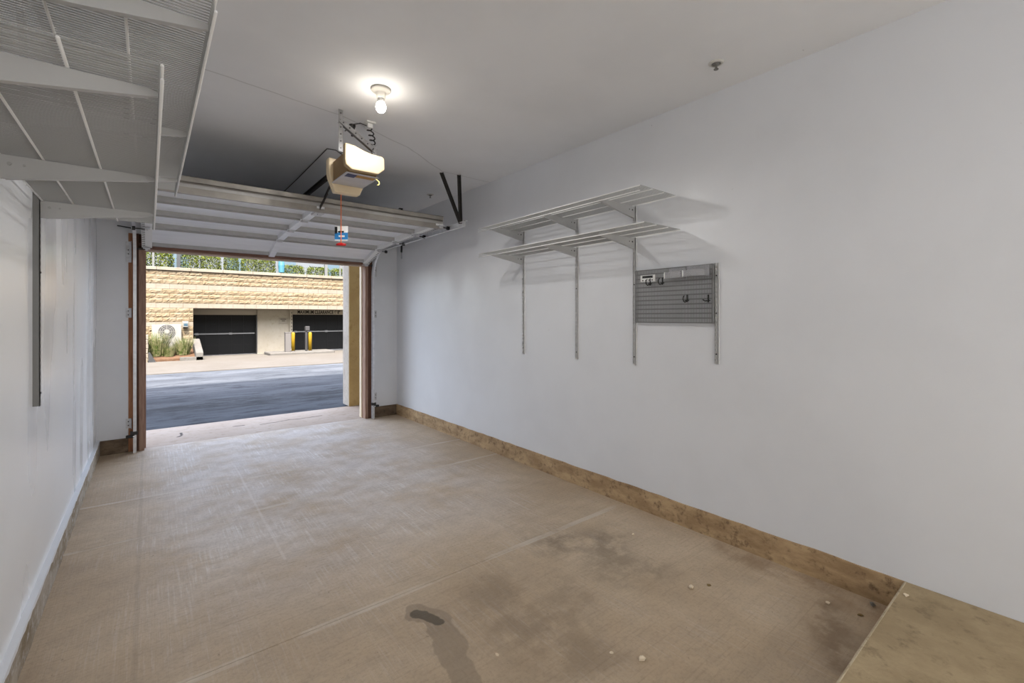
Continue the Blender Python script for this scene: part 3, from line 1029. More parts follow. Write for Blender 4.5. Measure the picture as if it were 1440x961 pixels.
# ------------------------------------------------------------------ shelving on both side walls
def wire_shelf(label, wall, front, z, y0, y1, rods, pitch=0.0127):
    """wall/front: x of the back edge and of the front edge; lip hangs down at the front"""
    s = 1 if front > wall else -1
    t = thing('wire_shelf', label, 'shelf', ((wall + front) / 2, (y0 + y1) / 2, z))
    bm = bmesh.new()
    n = int((y1 - y0) / pitch)
    for i in range(n + 1):
        y = y0 + (y1 - y0) * i / n
        tube(bm, [(wall, y, z + 0.0075), (front - 0.002 * s, y, z + 0.0075), (front, y, z + 0.005), (front, y, z - 0.028)], 0.0019, 4)
    obj('wire_deck', bm, 'wire_metal', t, kind='stuff')
    for x in rods:
        bm = bmesh.new()
        tube(bm, [(x, y0 - 0.004, z + 0.0025), (x, y1 + 0.004, z + 0.0025)], 0.0036, 8)
        obj('support_rod', bm, 'rod_metal', t, smooth=True)
    for dz in (0.003, -0.028):
        bm = bmesh.new()
        tube(bm, [(front + 0.004 * s, y0 - 0.004, z + dz), (front + 0.004 * s, y1 + 0.004, z + dz)], 0.0036, 8)
        obj('front_rod', bm, 'rod_metal', t, smooth=True)
    return t
def bracket(label, wall, tip, z, y, hb=0.085, rivet='dark_steel'):
    s = 1 if tip > wall else -1
    L = abs(tip - wall)
    t = thing('shelf_bracket', label, 'bracket', (wall, y, z - hb))
    X = lambda d: wall + s * d
    zt = z - 0.0015
    bm = bmesh.new()
    poly = [(X(0), zt), (X(0), zt - hb), (X(0.02), zt - hb), (X(L * 0.55), zt - hb * 0.58), (X(L - 0.03), zt - 0.020), (X(L - 0.012), zt - 0.016), (X(L - 0.012), zt - 0.006), (X(L - 0.03), zt)]
    prism(bm, poly, 'Y', y - 0.0045, y + 0.0045)
    obj('arm', bm, 'white_metal', t, bevel=0.001)
    bm = bmesh.new()
    bar(bm, (X(0.02), y, zt - hb), (X(L * 0.55), y, zt - hb * 0.58), 0.017, 0.003)
    bar(bm, (X(L * 0.55), y, zt - hb * 0.58), (X(L - 0.03), y, zt - 0.020), 0.017, 0.003)
    obj('flange', bm, 'white_metal', t)
    for d in (0.03, 0.065):
        bm = bmesh.new()
        tube(bm, [(X(d), y - 0.007, zt - 0.028), (X(d), y + 0.007, zt - 0.028)], 0.004 if d > 0.04 else 0.006, 8)
        obj('rivet', bm, rivet, t)
    return t
def standard(label, wall, side, y, z0, z1, mat='standard_metal', deep=0.016):
    """slotted upright screwed to the wall"""
    t = thing('slotted_standard', label, 'upright', (wall, y, z0))
    d0, d1 = wall, wall + side * deep
    bm = bmesh.new()
    w = 0.0125
    for ya, yb in ((y - w, y - w + 0.003), (y + w - 0.003, y + w)):
        box(bm, min(d0, d1), max(d0, d1), ya, yb, z0, z1)
    fx0, fx1 = sorted((d1 - side * 0.0025, d1))
    box(bm, fx0, fx1, y - 0.0025, y + 0.0025, z0, z1)
    for ya, yb in ((y - w, y - 0.0085), (y + 0.0085, y + w)):
        box(bm, fx0, fx1, ya, yb, z0, z1)
    zz = z0
    while zz < z1 - 0.01:
        box(bm, fx0, fx1, y - w, y + w, zz, min(zz + 0.0125, z1))
        zz += 0.032
    obj('channel', bm, mat, t)
    n = 0
    for zz in (z0 + 0.06, (z0 + z1) / 2, z1 - 0.08):
        bm = bmesh.new()
        tube(bm, [(fx1 if side > 0 else fx0, y, zz), ((fx1 if side > 0 else fx0) + side * 0.003, y, zz)], 0.0045, 8)
        obj('screw', bm, 'dark_steel', t)
    return t
# left wall
LB = [(1.38, 'shelf end away from the garage door'), (2.24, 'middle standard'), (3.02, 'standard toward the garage door')]
for y, w in LB:
    standard('slotted upright on the glossy wall, %s' % w, LW, 1, y, 1.0, 2.24, 'shade_side_metal', 0.024)
wire_shelf('lower white wire shelf on the glossy wall beside the door track', LW + 0.026, 0.018, 1.955, 1.25, 3.40, [-0.392, -0.287, -0.14])
wire_shelf('deep upper white wire shelf hung just below the ceiling', LW + 0.026, 0.118, 2.155, 1.27, 3.34, [-0.393, -0.195, -0.046])
for y, w in LB:
    bracket('bracket under the lower shelf on the glossy wall, %s' % w, LW + 0.024, 0.028, 1.955, y, 0.08, 'wire_metal')
    bracket('long bracket under the deep upper shelf, %s' % w, LW + 0.024, 0.135, 2.155, y, 0.09, 'wire_metal')
# right wall
RB = [(3.36, 'standard farthest from the perforated board'), (2.66, 'middle of the three tall standards'), (2.075, 'standard that also carries the perforated board')]
for y, w in RB:
    standard('tall slotted upright below wall shelves, %s' % w, RW, -1, y, 1.06, 2.25)
standard('short white slotted upright holding the free edge of the perforated board', RW, -1, 1.45, 1.118, 1.758)
wire_shelf('upper white wire shelf above the perforated board wall', RW - 0.022, 2.40, 2.235, 1.73, 3.50, [2.80, 2.66, 2.53])
wire_shelf('lower white wire shelf of the pair above the perforated board', RW - 0.022, 2.40, 2.0, 1.70, 3.50, [2.80, 2.66, 2.53])
for y, w in RB:
    bracket('bracket under upper of two shelves, %s' % w, RW - 0.016, 2.405, 2.235, y, 0.085)
    bracket('bracket under lower of two shelves, %s' % w, RW - 0.016, 2.405, 2.0, y, 0.075)

# perforated tool board with hooks, trays and a label card
PX = RW - 0.030
py0, py1, pz0, pz1 = 1.468, 2.055, 1.376, 1.752
pb = thing('perforated_board', 'grey slotted steel tool board between two white standards', 'pegboard', (PX, (py0 + py1) / 2, pz0))
bm = bmesh.new()
nr, nc = 12, 54
ph_, pw_ = (pz1 - pz0) / nr, (py1 - py0) / nc
for r in range(nr + 1):
    zc = pz0 + r * ph_
    box(bm, PX, PX + 0.0015, py0, py1, max(pz0, zc - 0.0045), min(pz1, zc + 0.0045))
for c in range(nc + 1):
    yc = py0 + c * pw_
    box(bm, PX, PX + 0.0015, max(py0, yc - 0.0028), min(py1, yc + 0.0028), pz0, pz1)
obj('slotted_sheet', bm, 'peg_steel', pb)
for a in ((py0, py1, pz0 - 0.003, pz0 + 0.002), (py0, py1, pz1 - 0.002, pz1 + 0.003), (py0 - 0.004, py0 + 0.006, pz0, pz1), (py1 - 0.006, py1 + 0.004, pz0, pz1)):
    obj('folded_edge', B(PX, PX + 0.018, *a), 'peg_steel', pb)
def hook(label, y, z, loop):
    t = thing('tool_hook', label, 'hook', (PX, y, z))
    x = PX - 0.001
    obj('plate', B(x - 0.006, x, y - 0.004, y + 0.004, z, z + 0.05), 'black_plastic', t, bevel=0.001)
    bm = bmesh.new()
    if loop:
        pts = [(x - 0.004, y, z + 0.008)] + [(x - 0.03 - 0.024 * math.sin(a), y, z + 0.022 - 0.022 * math.cos(a)) for a in [math.pi * k / 8 for k in range(0, 8)]]
    else:
        pts = [(x - 0.004, y, z + 0.012), (x - 0.035, y, z + 0.008), (x - 0.07, y, z + 0.016)]
    tube(bm, pts, 0.0035, 6)
    obj('prong', bm, 'black_plastic', t, smooth=True)
    bm = bmesh.new()
    tube(bm, [(x - 0.006, y - 0.014, z + 0.012), (x - 0.006, y + 0.014, z + 0.012)], 0.0035, 6)
    obj('cross_pin', bm, 'black_plastic', t)
hook('black loop hook on the board, directly under the label card', 1.926, 1.640, True)
hook('black loop hook on the board, between label card and clear tray', 1.826, 1.640, True)
hook('black loop hook on the board, lower row beneath the two clear trays', 1.640, 1.513, True)
hook('black straight pin hook on the board, lower row next to the short standard', 1.495, 1.508, False)
def tray(label, y0, y1, z0):
    t = thing('clear_tray', label, 'tray', (PX - 0.03, (y0 + y1) / 2, z0))
    x1, x0 = PX - 0.001, PX - 0.065
    h = 0.042
    obj('tray_bottom', B(x0, x1, y0, y1, z0, z0 + 0.003), 'clear_acrylic', t)
    obj('tray_front', B(x0, x0 + 0.003, y0, y1, z0 + 0.003, z0 + h), 'clear_acrylic', t)
    obj('tray_back', B(x1 - 0.003, x1, y0, y1, z0 + 0.003, z0 + h + 0.03), 'clear_acrylic', t)
    obj('tray_side', B(x0 + 0.003, x1 - 0.003, y0, y0 + 0.003, z0 + 0.003, z0 + h), 'clear_acrylic', t)
    obj('tray_side', B(x0 + 0.003, x1 - 0.003, y1 - 0.003, y1, z0 + 0.003, z0 + h), 'clear_acrylic', t)
    obj('edge_highlight', B(x0 - 0.001, x0 + 0.0035, y1 - 0.006, y1 + 0.0005, z0, z0 + h), 'white_plastic', t)  # highlight on the tray edge painted as a white strip
tray('clear acrylic tray at the middle of the tool board', 1.652, 1.775, 1.676)
tray('clear acrylic tray at the tool board edge by the short standard', 1.488, 1.640, 1.679)
lc = thing('label_card', 'white label card with a black bar on the tool board', 'label', (PX, 1.955, 1.668))
obj('card', B(PX - 0.004, PX - 0.001, 1.885, 2.008, 1.668, 1.716), 'white_plastic', lc)
obj('black_bar', B(PX - 0.0048, PX - 0.004, 1.905, 1.992, 1.694, 1.711), 'black_print', lc)
for i in range(4):
    obj('print_mark', B(PX - 0.0048, PX - 0.004, 1.905 + i * 0.026, 1.914 + i * 0.026, 1.675, 1.683), 'black_print', lc)

# ------------------------------------------------------------------ overhead sectional door
GX0, GX1 = -0.062, 2.385
gd = thing('garage_door', 'raised white steel sectional garage door seen from below', 'garage door', (1.16, 5.1, 2.3))
hp = [(4.135, 2.405), (4.665, 2.388), (5.195, 2.372), (5.725, 2.338), (6.195, 2.195)]   # skin line (y, z), top of door first
def sect(i):
    (ya, za), (yb, zb) = hp[i], hp[i + 1]
    u = Vector((0, yb - ya, zb - za))
    L = u.length
    u.normalize()
    n = Vector((0, u.z, -u.y))               # towards the room (down)
    if n.z > 0:
        n = -n
    o0 = Vector((0, ya, za))
    def slab(bm, x0, x1, s0, s1, d0, d1):
        vs = []
        for x in (x0, x1):
            for s_, d_ in ((s0, d0), (s1, d0), (s1, d1), (s0, d1)):
                vs.append(bm.verts.new(o0 + u * s_ + n * d_ + Vector((x, 0, 0))))
        for f in [(0, 1, 2, 3), (7, 6, 5, 4), (0, 4, 5, 1), (1, 5, 6, 2), (2, 6, 7, 3), (3, 7, 4, 0)]:
            bm.faces.new([vs[k] for k in f])
    bm = bmesh.new()
    slab(bm, GX0, GX1, 0.003, L - 0.003, -0.004, 0.0)
    p = obj('door_panel', bm, 'door_steel', gd)
    for s0 in (0.003, L - 0.045):
        bm = bmesh.new()
        slab(bm, GX0, GX1, s0, s0 + 0.042, 0.0, 0.026)
        slab(bm, GX0, GX1, s0 + (0.0 if s0 > 0.1 else 0.034), s0 + (0.008 if s0 > 0.1 else 0.042), 0.026, 0.040)
        obj('rail', bm, 'rail_steel', p)
    for x0, x1, nm in ((GX0, GX0 + 0.085, 'end_stile'), (GX1 - 0.085, GX1, 'end_stile'), (1.135, 1.20, 'centre_stile')):
        bm = bmesh.new()
        slab(bm, x0, x1, 0.004, L - 0.004, 0.0, 0.046)
        obj(nm, bm, 'standard_metal' if nm == 'end_stile' else 'door_steel', p)
    bm = bmesh.new()
    for xs in (GX0 + 0.002, GX1 - 0.028):
        k = 0.06
        while k < L - 0.06:
            slab(bm, xs, xs + 0.026, k, k + 0.016, 0.044, 0.0468)
            k += 0.045
    obj('stile_slots', bm, 'dark_steel', p, kind='stuff')
    return o0, u, n, L, slab
frames = [sect(i) for i in range(4)]
# hinges and rollers at every joint
for j, (y, z) in enumerate(hp):
    for side in (-1, 1):
        x = GX0 + 0.04 if side < 0 else GX1 - 0.04
        zz = z - 0.052
        bm = bmesh.new()
        box(bm, x - 0.03, x + 0.03, y - 0.055, y + 0.055, zz - 0.004, zz + 0.004)
        box(bm, x - 0.012, x + 0.03 * (1 if side > 0 else 0.4), y - 0.014, y + 0.014, zz - 0.02, zz)
        obj('hinge', bm, 'galvanised', gd)
        xr = -0.118 if side < 0 else 2.440
        bm = bmesh.new()
        tube(bm, [(x, y, zz - 0.008), (xr, y, zz - 0.008)], 0.006, 8)
        st = obj('roller_stem', bm, 'dark_steel', gd)
        bm = bmesh.new()
        tube(bm, [(xr - 0.012, y, zz - 0.008), (xr + 0.012, y, zz - 0.008)], 0.020, 14)
        obj('roller', bm, 'black_plastic', gd)
    if 0 < j < 4:
        bm = bmesh.new()
        box(bm, 1.14, 1.195, y - 0.05, y + 0.05, z - 0.054, z - 0.046)
        tube(bm, [(1.14, y, z - 0.056), (1.195, y, z - 0.056)], 0.008, 8)
        obj('hinge', bm, 'galvanised', gd)
# U-shaped stiffening strut along the door's top edge
bm = bmesh.new()
box(bm, GX0 + 0.01, GX1 - 0.01, 4.14, 4.144, 2.33, 2.412)
box(bm, GX0 + 0.01, GX1 - 0.01, 4.144, 4.17, 2.33, 2.334)
box(bm, GX0 + 0.01, GX1 - 0.01, 4.128, 4.14, 2.405, 2.412)
obj('top_strut', bm, 'strut_steel', gd)
bm = bmesh.new()
box(bm, GX0 + 0.02, GX1 - 0.02, 4.10, 4.128, 2.408, 2.412)
box(bm, GX0 + 0.02, GX1 - 0.02, 4.10, 4.103, 2.408, 2.452)
box(bm, GX0 + 0.02, GX1 - 0.02, 4.10, 4.128, 2.449, 2.452)
obj('top_strut', bm, 'strut_steel', gd)
bm = bmesh.new()
box(bm, GX0, GX1, 6.185, 6.21, 2.172, 2.182)
obj('bottom_seal', bm, 'black_plastic', gd)
bm = bmesh.new()
box(bm, 1.13, 1.21, 4.17, 4.30, 2.325, 2.345)
obj('arm_bracket', bm, 'galvanised', gd)

# tracks
def channel(bm, pts, w=0.026, h=0.05, th_=0.0025, open_dir=1):
    """C-shaped roller track: back plate plus two lips, swept in the yz plane; pts are (x, y, z)"""
    for p, q in zip(pts[:-1], pts[1:]):
        p, q = Vector(p), Vector(q)
        d = (q - p).normalized()
        nn = Vector((1, 0, 0)).cross(d).normalized()
        e = d * 0.002
        xb = Vector((open_dir * w / 2, 0, 0))
        bar(bm, p - xb - e, q - xb + e, th_, h, up=nn)
        for s in (-1, 1):
            o = nn * s * h / 2
            bar(bm, p + o - e, q + o + e, w, th_, up=nn)
def track(label, x, odir, side):
    t = thing('door_track', label, 'track', (x, FW - 0.07, 0.0))
    yv = FW - 0.075
    bm = bmesh.new()
    channel(bm, [(x, yv, 0.0), (x, yv, 1.90)], open_dir=odir)
    obj('vertical_track', bm, 'track_steel', t)
    R = 0.37
    zt = 2.335
    pts = [(x, yv, 1.90)]
    for k in range(0, 9):
        a = math.pi / 2 * k / 8
        pts.append((x, yv - R + R * math.cos(a), zt - R + R * math.sin(a)))
    bm = bmesh.new()
    channel(bm, pts, open_dir=odir)
    obj('curved_track', bm, 'track_steel', t)
    bm = bmesh.new()
    channel(bm, [(x, yv - R, zt), (x, 3.83, zt + 0.005)], open_dir=odir)
    obj('horizontal_track', bm, 'track_steel', t)
    bm = bmesh.new()
    xo = x - odir * 0.02
    box(bm, xo - 0.002, xo + 0.002, 3.83, 5.3, zt + 0.0, zt + 0.045)
    box(bm, min(xo, xo - odir * 0.028), max(xo, xo - odir * 0.028), 3.83, 5.3, zt + 0.042, zt + 0.045)
    obj('stiffener_angle', bm, 'galvanised', t)
    for z in (0.30, 1.46, 2.10):
        bm = bmesh.new()
        xw = x - odir * 0.03
        hh = 0.05 if z < 2 else 0.11
        box(bm, min(xw, xw - odir * 0.045), max(xw, xw - odir * 0.045), FW - 0.027 if side > 0 else FW - 0.012, FW - 0.022 if side > 0 else FW - 0.006, z - hh, z + hh)
        box(bm, xw - 0.002, xw + 0.002, yv, FW - 0.022 if side > 0 else FW - 0.008, z - hh, z + hh)
        bk = obj('track_bracket', bm, 'galvanised', t)
        for dz in (-0.02, 0.02):
            bm = bmesh.new()
            xc = xw - odir * 0.024
            tube(bm, [(xc, FW - 0.034 if side > 0 else FW - 0.020, z + dz), (xc, FW - 0.026 if side > 0 else FW - 0.011, z + dz)], 0.006, 8)
            obj('bolt', bm, 'dark_steel', bk)
    # ceiling hangers at the rear end
    for (xa, ya, xb, yb) in ((x + (0.0), 3.93, x, 3.90), (x + side * -0.18, 3.97, x, 3.90)):
        bm = bmesh.new()
        bar(bm, (xa, ya, CZ), (xb, yb, zt + 0.02), 0.030, 0.003, up=(0, 1, 0))
        bar(bm, (xa + 0.0135, ya - 0.012, CZ), (xb + 0.0135, yb - 0.012, zt + 0.02), 0.003, 0.024, up=(0, 1, 0))
        obj('ceiling_hanger', bm, 'dark_steel', t)
    return t
track('galvanised roller track curving up beside the bare right wall corner', 2.440, -1, 1)
track('galvanised roller track beside the reddish backing board', -0.118, 1, -1)
tb = tag(obj('track_bolt', (lambda b_: (tube(b_, [(-0.26, FW - 0.02, 2.365), (-0.15, FW - 0.02, 2.352)], 0.006, 8), b_)[1])(bmesh.new()), 'dark_steel'), 'thin dark rod stub above the reddish backing board', 'rod')

# photo-eye sensors near the floor
for (x, y, s, lab) in ((-0.155, FW - 0.10, -1, 'black photo-eye sensor by the reddish backing board'), (2.475, FW - 0.10, 1, 'black photo-eye sensor by the bare wall corner')):
    t = thing('door_sensor', lab, 'sensor', (x, y, 0.17))
    obj('eye_body', B(x - 0.035, x + 0.035, y - 0.03, y + 0.005, 0.165, 0.195), 'black_plastic', t, bevel=0.006)
    obj('mount_bracket', B(min(x, x - s * 0.06), max(x, x - s * 0.06), y - 0.004, y + 0.03, 0.19, 0.225), 'dark_steel', t)
    bm = bmesh.new()
    tube(bm, [(x - 0.03 * s, y - 0.036, 0.18), (x - 0.03 * s, y - 0.028, 0.18)], 0.008, 10)
    obj('eye_lens', bm, 'white_plastic', t)

# ------------------------------------------------------------------ opener hung from the ceiling
OX = 1.155
op = thing('garage_door_opener', 'cream garage door opener hanging on perforated metal angles', 'opener', (OX, 3.28, 2.3))
obj('chassis', B(1.055, 1.265, 3.12, 3.44, 2.405, 2.565), 'lamp_tinted_metal', op, bevel=0.012)
obj('bottom_plate', B(1.045, 1.275, 3.115, 3.43, 2.396, 2.405), 'opener_metal', op, bevel=0.003)
def cover(y0, y1, drop):
    bm = bmesh.new()
    top = [(1.024, 2.585), (1.09, 2.580)] + [(1.09 + 0.15 * k / 6, 2.580 - 0.034 * math.sin(math.pi * k / 12)) for k in range(1, 7)] + [(1.285, 2.545), (1.30, 2.53)]
    bot = [(1.302, 2.455), (1.255, 2.415 - drop), (1.07, 2.412 - drop), (1.030, 2.44), (1.024, 2.47)]
    prism(bm, top + bot, 'Y', y0, y1)
    return bm
obj('light_cover', cover(3.075, 3.125, 0.0), 'lit_cover', op, bevel=0.008, seg=2)
obj('light_cover', cover(3.43, 3.50, 0.075), 'cream_plastic', op, bevel=0.010, seg=2)
obj('warning_sticker', B(1.06, 1.125, 3.13, 3.20, 2.394, 2.396), 'dark_blue_print', op)
obj('warning_sticker', B(1.125, 1.255, 3.13, 3.18, 2.394, 2.396), 'gold_print', op)
bm = bmesh.new()
tube(bm, [(1.25, 3.13, 2.40), (1.27, 3.10, 2.37), (1.262, 3.08, 2.345), (1.245, 3.07, 2.335)], 0.003, 6)
obj('antenna_wire', bm, 'yellow_wire', op)
def angle_iron(bm, p, q, flip=1):
    p, q = Vector(p), Vector(q)
    bar(bm, p, q, 0.030, 0.003, up=(0, 1, 0))
    o = Vector((0.0, 0.014, 0))
    d = (q - p).normalized()
    sd = d.cross(Vector((0, 1, 0))).normalized() * 0.0145 * flip
    bar(bm, p + sd + o, q + sd + o, 0.003, 0.028, up=(0, 1, 0))
for (p, q, f) in (((1.035, 3.20, CZ), (1.035, 3.20, 2.56), 1), ((1.275, 3.20, 2.66), (1.275, 3.20, 2.55), 1), ((1.03, 3.192, 2.775), (1.285, 3.192, 2.615), -1)):
    bm = bmesh.new()
    angle_iron(bm, p, q, f)
    a = obj('hanger_angle', bm, 'angle_steel', op)
    p, q = Vector(p), Vector(q)
    n = max(2, int((q - p).length / 0.045))
    for k in range(n):
        c = p + (q - p) * ((k + 0.5) / n)
        bm = bmesh.new()
        tube(bm, [(c.x, c.y - 0.0035, c.z), (c.x, c.y - 0.001, c.z)], 0.0055, 8)
        obj('bolt_hole', bm, 'black_plastic', a)
bm = bmesh.new()
bar(bm, (OX, 3.42, 2.585), (OX, FW, 2.56), 0.045, 0.004)
bar(bm, (OX, 3.42, 2.570), (OX, FW, 2.545), 0.014, 0.030)
obj('rail', bm, 'black_rail', op)
bm = bmesh.new()
box(bm, OX - 0.035, OX + 0.035, 3.62, 3.78, 2.515, 2.56)
obj('trolley', bm, 'black_plastic', op, bevel=0.005)
bm = bmesh.new()
bar(bm, (OX, 3.74, 2.53), (OX, 3.98, 2.42), 0.006, 0.030)
bar(bm, (OX + 0.006, 3.92, 2.45), (OX + 0.006, 4.22, 2.335), 0.006, 0.030)
obj('door_arm', bm, 'black_rail', op)
rc = thing('release_cord', 'orange emergency release cord with red handle and blue tag', 'cord', (1.12, 3.52, 2.0))
RX, RYY = 1.135, 3.50
bm = bmesh.new()
tube(bm, [(RX, RYY, 2.52), (RX, RYY, 1.975)], 0.0035, 6)
obj('cord', bm, 'orange_cord', rc)
bm = bmesh.new()
tube(bm, [(RX - 0.028, RYY + 0.022, 1.962), (RX - 0.01, RYY + 0.008, 1.965), (RX + 0.01, RYY - 0.008, 1.965), (RX + 0.028, RYY - 0.022, 1.962)], [0.008, 0.012, 0.012, 0.008], 10)
obj('handle', bm, 'red_plastic', rc, smooth=True)
nrm = Vector((0.62, -0.78, 0))
def card(bm, u0, u1, z0, z1, d0, d1):
    uu = Vector((0.78, -0.62, 0))
    vv = Vector((0.62, 0.78, 0))
    c = Vector((RX, RYY, 0))
    vs = []
    for d in (d0, d1):
        for (u, z) in ((u0, z0), (u1, z0), (u1, z1), (u0, z1)):
            p = c + uu * u - vv * d
            vs.append(bm.verts.new((p.x, p.y, z)))
    for f in [(0, 1, 2, 3), (7, 6, 5, 4), (0, 4, 5, 1), (1, 5, 6, 2), (2, 6, 7, 3), (3, 7, 4, 0)]:
        bm.faces.new([vs[k] for k in f])
for nm, a, m in (('tag_card', (-0.05, 0.05, 1.995, 2.105, -0.008, -0.005), 'white_plastic'), ('blue_band', (-0.05, 0.05, 2.003, 2.055, -0.005, -0.004), 'blue_print'),
                 ('dark_band', (-0.05, -0.03, 2.045, 2.10, -0.005, -0.004), 'black_print'), ('dark_band', (-0.025, 0.02, 2.055, 2.068, -0.005, -0.004), 'black_print'), ('pale_print', (-0.02, 0.025, 2.022, 2.034, -0.004, -0.003), 'white_plastic')):
    bm = bmesh.new()
    card(bm, *a)
    obj(nm, bm, m, rc)
# ceiling outlet, black plug and coiled power cord
ob = thing('ceiling_outlet', 'small white ceiling outlet with a grey lead beside the opener', 'outlet', (1.265, 3.27, CZ - 0.03))
obj('outlet_plate', B(1.235, 1.305, 3.24, 3.34, CZ - 0.012, CZ), 'white_plastic', ob, bevel=0.004)
obj('outlet_face', B(1.25, 1.29, 3.26, 3.32, CZ - 0.045, CZ - 0.012), 'white_plastic', ob, bevel=0.004)
bm = bmesh.new()
tube(bm, [(1.25, 3.28, CZ - 0.03), (1.21, 3.30, CZ - 0.014), (1.16, 3.32, CZ - 0.03), (1.11, 3.34, CZ - 0.085)], 0.004, 6)
obj('lead', bm, 'dark_steel', ob)
bm = bmesh.new()
lathe(bm, [(0, 0), (0.008, 0.0), (0.010, -0.02), (0.024, -0.045)][::-1], (1.185, 3.42, CZ - 0.05), 12)
lathe(bm, [(0, -0.10), (0.010, -0.10), (0.012, -0.06), (0.026, 0.0), (0, 0.0)], (1.20, 3.44, CZ), 12)
bm.free()
bm = bmesh.new()
lathe(bm, [(0, -0.085), (0.009, -0.085), (0.011, -0.05), (0.024, -0.012), (0.024, 0.0), (0, 0.0)], (1.185, 3.40, CZ), 12)
tag(obj('plug', bm, 'black_plastic', smooth=False), 'black tapered plug hanging from the ceiling behind the opener bracket', 'plug')
pts = []
for k in range(0, 97):
    a = 2 * math.pi * 5 * k / 96
    zz = CZ - 0.05 - 0.19 * k / 96
    r = 0.026 * (0.7 + 0.3 * math.sin(k * 0.31))
    pts.append((1.262 + 0.02 * math.sin(k / 30) + r * math.cos(a), 3.26 - 0.05 * k / 96 + r * math.sin(a), zz))
pts.append((1.24, 3.19, 2.58))
bm = bmesh.new()
tube(bm, pts, 0.0048, 6)
tag(obj('power_cord', bm, 'black_plastic', smooth=True), 'black coiled power cord between ceiling outlet and opener', 'cord')
bm = bmesh.new()
tube(bm, [(OX + 0.02, 3.44, 2.60), (1.175, 3.75, 2.76), (1.18, 4.0, CZ - 0.005), (1.195, 5.0, CZ - 0.005), (1.2, FW - 0.005, CZ - 0.005)], 0.004, 6)
tag(obj('bell_wire', bm, 'dark_steel'), 'thin dark wire running along the ceiling behind the opener', 'wire')
# black strap hanging from a ceiling hook near the far corner
hs = thing('hanging_strap', 'black strap with clear tip hanging from the ceiling by the corner', 'strap', (2.6, 5.6, 2.18))
bm = bmesh.new()
bar(bm, (2.60, 5.60, CZ), (2.60, 5.60, 2.27), 0.026, 0.006, up=(0, 1, 0))
obj('strap', bm, 'black_plastic', hs)
obj('hook_plate', B(2.565, 2.614, 5.585, 5.615, CZ - 0.01, CZ), 'black_plastic', hs)
bm = bmesh.new()
bar(bm, (2.60, 5.60, 2.27), (2.60, 5.60, 2.185), 0.018, 0.006, up=(0, 1, 0))
obj('clear_tip', bm, 'clear_acrylic', hs)

# ------------------------------------------------------------------ ceiling bulb and sprinklers
BX, BY = 1.14, 2.755
lb = thing('ceiling_bulb', 'lit bare bulb in a white ceiling lampholder', 'lamp', (BX, BY, CZ - 0.17))
bm = bmesh.new()
lathe(bm, [(0, 0), (0.060, 0.0), (0.062, -0.008), (0.056, -0.016), (0.036, -0.020), (0.030, -0.030), (0.026, -0.060), (0, -0.060)], (BX, BY, CZ), 32)
obj('lampholder', bm, 'porcelain', lb, smooth=True)
bm = bmesh.new()
lathe(bm, [(0, -0.058), (0.018, -0.058), (0.022, -0.075), (0.024, -0.088), (0, -0.088)], (BX, BY, CZ), 24)
obj('bulb_base', bm, 'white_plastic', lb, smooth=True)
bm = bmesh.new()
lathe(bm, [(0.022, -0.086), (0.029, -0.100), (0.031, -0.116), (0.028, -0.132), (0.018, -0.144), (0, -0.148)], (BX, BY, CZ), 24)
obj('bulb_globe', bm, 'globe_glow', lb, smooth=True)
ll = bpy.data.lights.new('bulb_light', 'SPOT')
ll.energy = BULB_W
ll.spot_size = math.radians(176)
ll.spot_blend = 0.35
ll.shadow_soft_size = 0.045
ll.color = (1.0, 0.98, 0.95)
lo_ = bpy.data.objects.new('bulb_light', ll)
lo_.location = (BX, BY, CZ - 0.20)
COL.objects.link(lo_)

# two globe lamps added unseen behind the camera as fill light
for x, lab in ((0.95, 'added globe fill lamp near the middle of the rear wall'), (1.65, 'added globe fill lamp on the rear wall nearer the bare wall')):
    s = thing('wall_lamp', lab, 'lamp', (x, BWY, 1.22))
    bm = bmesh.new()
    tube(bm, [(x, BWY, 1.35), (x, BWY + 0.02, 1.35)], 0.06, 20)
    obj('back_plate', bm, 'white_metal', s)
    bm = bmesh.new()
    tube(bm, [(x, BWY + 0.02, 1.35), (x, BWY + 0.10, 1.35), (x, BWY + 0.16, 1.33)], 0.012, 8)
    obj('arm', bm, 'white_metal', s)
    bm = bmesh.new()
    bmesh.ops.create_uvsphere(bm, u_segments=20, v_segments=12, radius=0.075)
    bmesh.ops.translate(bm, vec=(x, BWY + 0.22, 1.32), verts=bm.verts[:])
    obj('globe', bm, 'fill_lamp_glow', s, smooth=True)
    ll = bpy.data.lights.new('fill_lamp_light', 'POINT')
    ll.energy = FILL_LAMP_W
    ll.shadow_soft_size = 0.13
    ll.color = (1.0, 0.98, 0.95)
    lo_ = bpy.data.objects.new('fill_lamp_light', ll)
    lo_.location = (x, BWY + 0.45, 1.32)
    COL.objects.link(lo_)
for (x, y, lab) in ((2.50, 1.29, 'white fire sprinkler head in the ceiling above the tool board wall'), (2.565, 4.75, 'fire sprinkler head in the ceiling above the raised door track')):
    s = thing('sprinkler', lab, 'sprinkler', (x, y, CZ - 0.05))
    bm = bmesh.new()
    lathe(bm, [(0, 0), (0.040, 0.0), (0.041, -0.004), (0.034, -0.010), (0.026, -0.010), (0.024, -0.004), (0, -0.004)], (x, y, CZ), 28)
    obj('escutcheon', bm, 'sprinkler_white', s, smooth=False)
    bm = bmesh.new()
    lathe(bm, [(0, -0.004), (0.022, -0.004), (0.018, -0.014), (0.008, -0.018), (0.0045, -0.036), (0, -0.036)], (x, y, CZ), 16)
    obj('nozzle', bm, 'sprinkler_dark', s)
    bm = bmesh.new()
    lathe(bm, [(0, -0.036), (0.013, -0.037), (0.013, -0.040), (0, -0.041)], (x, y, CZ), 16)
    obj('deflector', bm, 'sprinkler_dark', s)

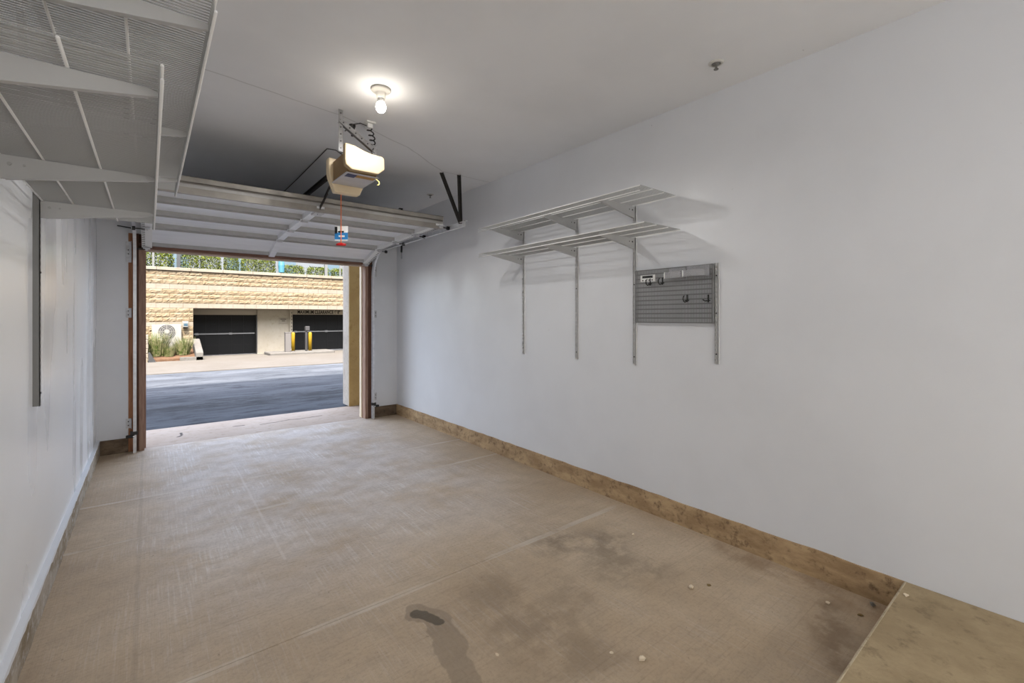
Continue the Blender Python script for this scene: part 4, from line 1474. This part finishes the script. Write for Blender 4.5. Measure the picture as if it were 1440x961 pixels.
# ------------------------------------------------------------------ bits lying on the floor
def chip(label, x, y, r, mat, seed, z=0.0, flat=0.35, cat='debris', name='wood_chip'):
    rnd = random.Random(seed)
    bm = bmesh.new()
    bmesh.ops.create_icosphere(bm, subdivisions=1, radius=r)
    for v in bm.verts:
        v.co = Vector((v.co.x * rnd.uniform(0.7, 1.5), v.co.y * rnd.uniform(0.6, 1.2), v.co.z * flat * rnd.uniform(0.6, 1.3)))
    mn = min(v.co.z for v in bm.verts)
    bmesh.ops.rotate(bm, cent=(0, 0, 0), matrix=Matrix.Rotation(seed * 1.3, 3, 'Z'), verts=bm.verts[:])
    bmesh.ops.translate(bm, vec=(x, y, z - mn), verts=bm.verts[:])
    tag(obj(name, bm, mat), label, cat)
chip('largest pale crumb of debris on the bare floor', 1.589, 1.133, 0.016, 'chip', 2, flat=0.7, name='crumb')
chip('pale crumb beside the oily floor stains', 2.205, 1.271, 0.013, 'chip', 3, flat=0.8, name='crumb')
chip('thin dry leaf scrap next to the pale crumb', 2.302, 1.226, 0.011, 'leaf_dry', 4, name='leaf_scrap')
chip('tiny pale crumb near the oily floor stain', 2.45, 1.818, 0.010, 'chip', 5, flat=0.6, name='crumb')
chip('small pale chip beside the liquid spill', 1.135, 1.525, 0.009, 'chip', 6, name='crumb')
chip('flat pinkish chip near the largest crumb', 1.519, 1.235, 0.010, 'chip', 7, flat=0.2, name='wood_chip')
chip('curled pale wood shaving near the concrete landing', 2.617, 0.785, 0.013, 'chip', 8, flat=0.5, name='wood_chip')
chip('brown leaf scrap near the curb end of the landing', 2.632, 0.657, 0.013, 'leaf_dry', 9, name='leaf_scrap')
chip('greenish curled leaf against the landing edge', 2.205, 0.575, 0.022, 'leaf_greenish', 10, flat=0.4, name='leaf_scrap')
chip('dark pebble in the corner of curb and landing', 2.76, 0.64, 0.012, 'sprinkler_dark', 11, flat=0.9, name='pebble')
chip('pale crumb lying on top of the concrete landing', 2.68, 0.50, 0.012, 'chip', 12, z=0.148, flat=0.5, name='crumb')
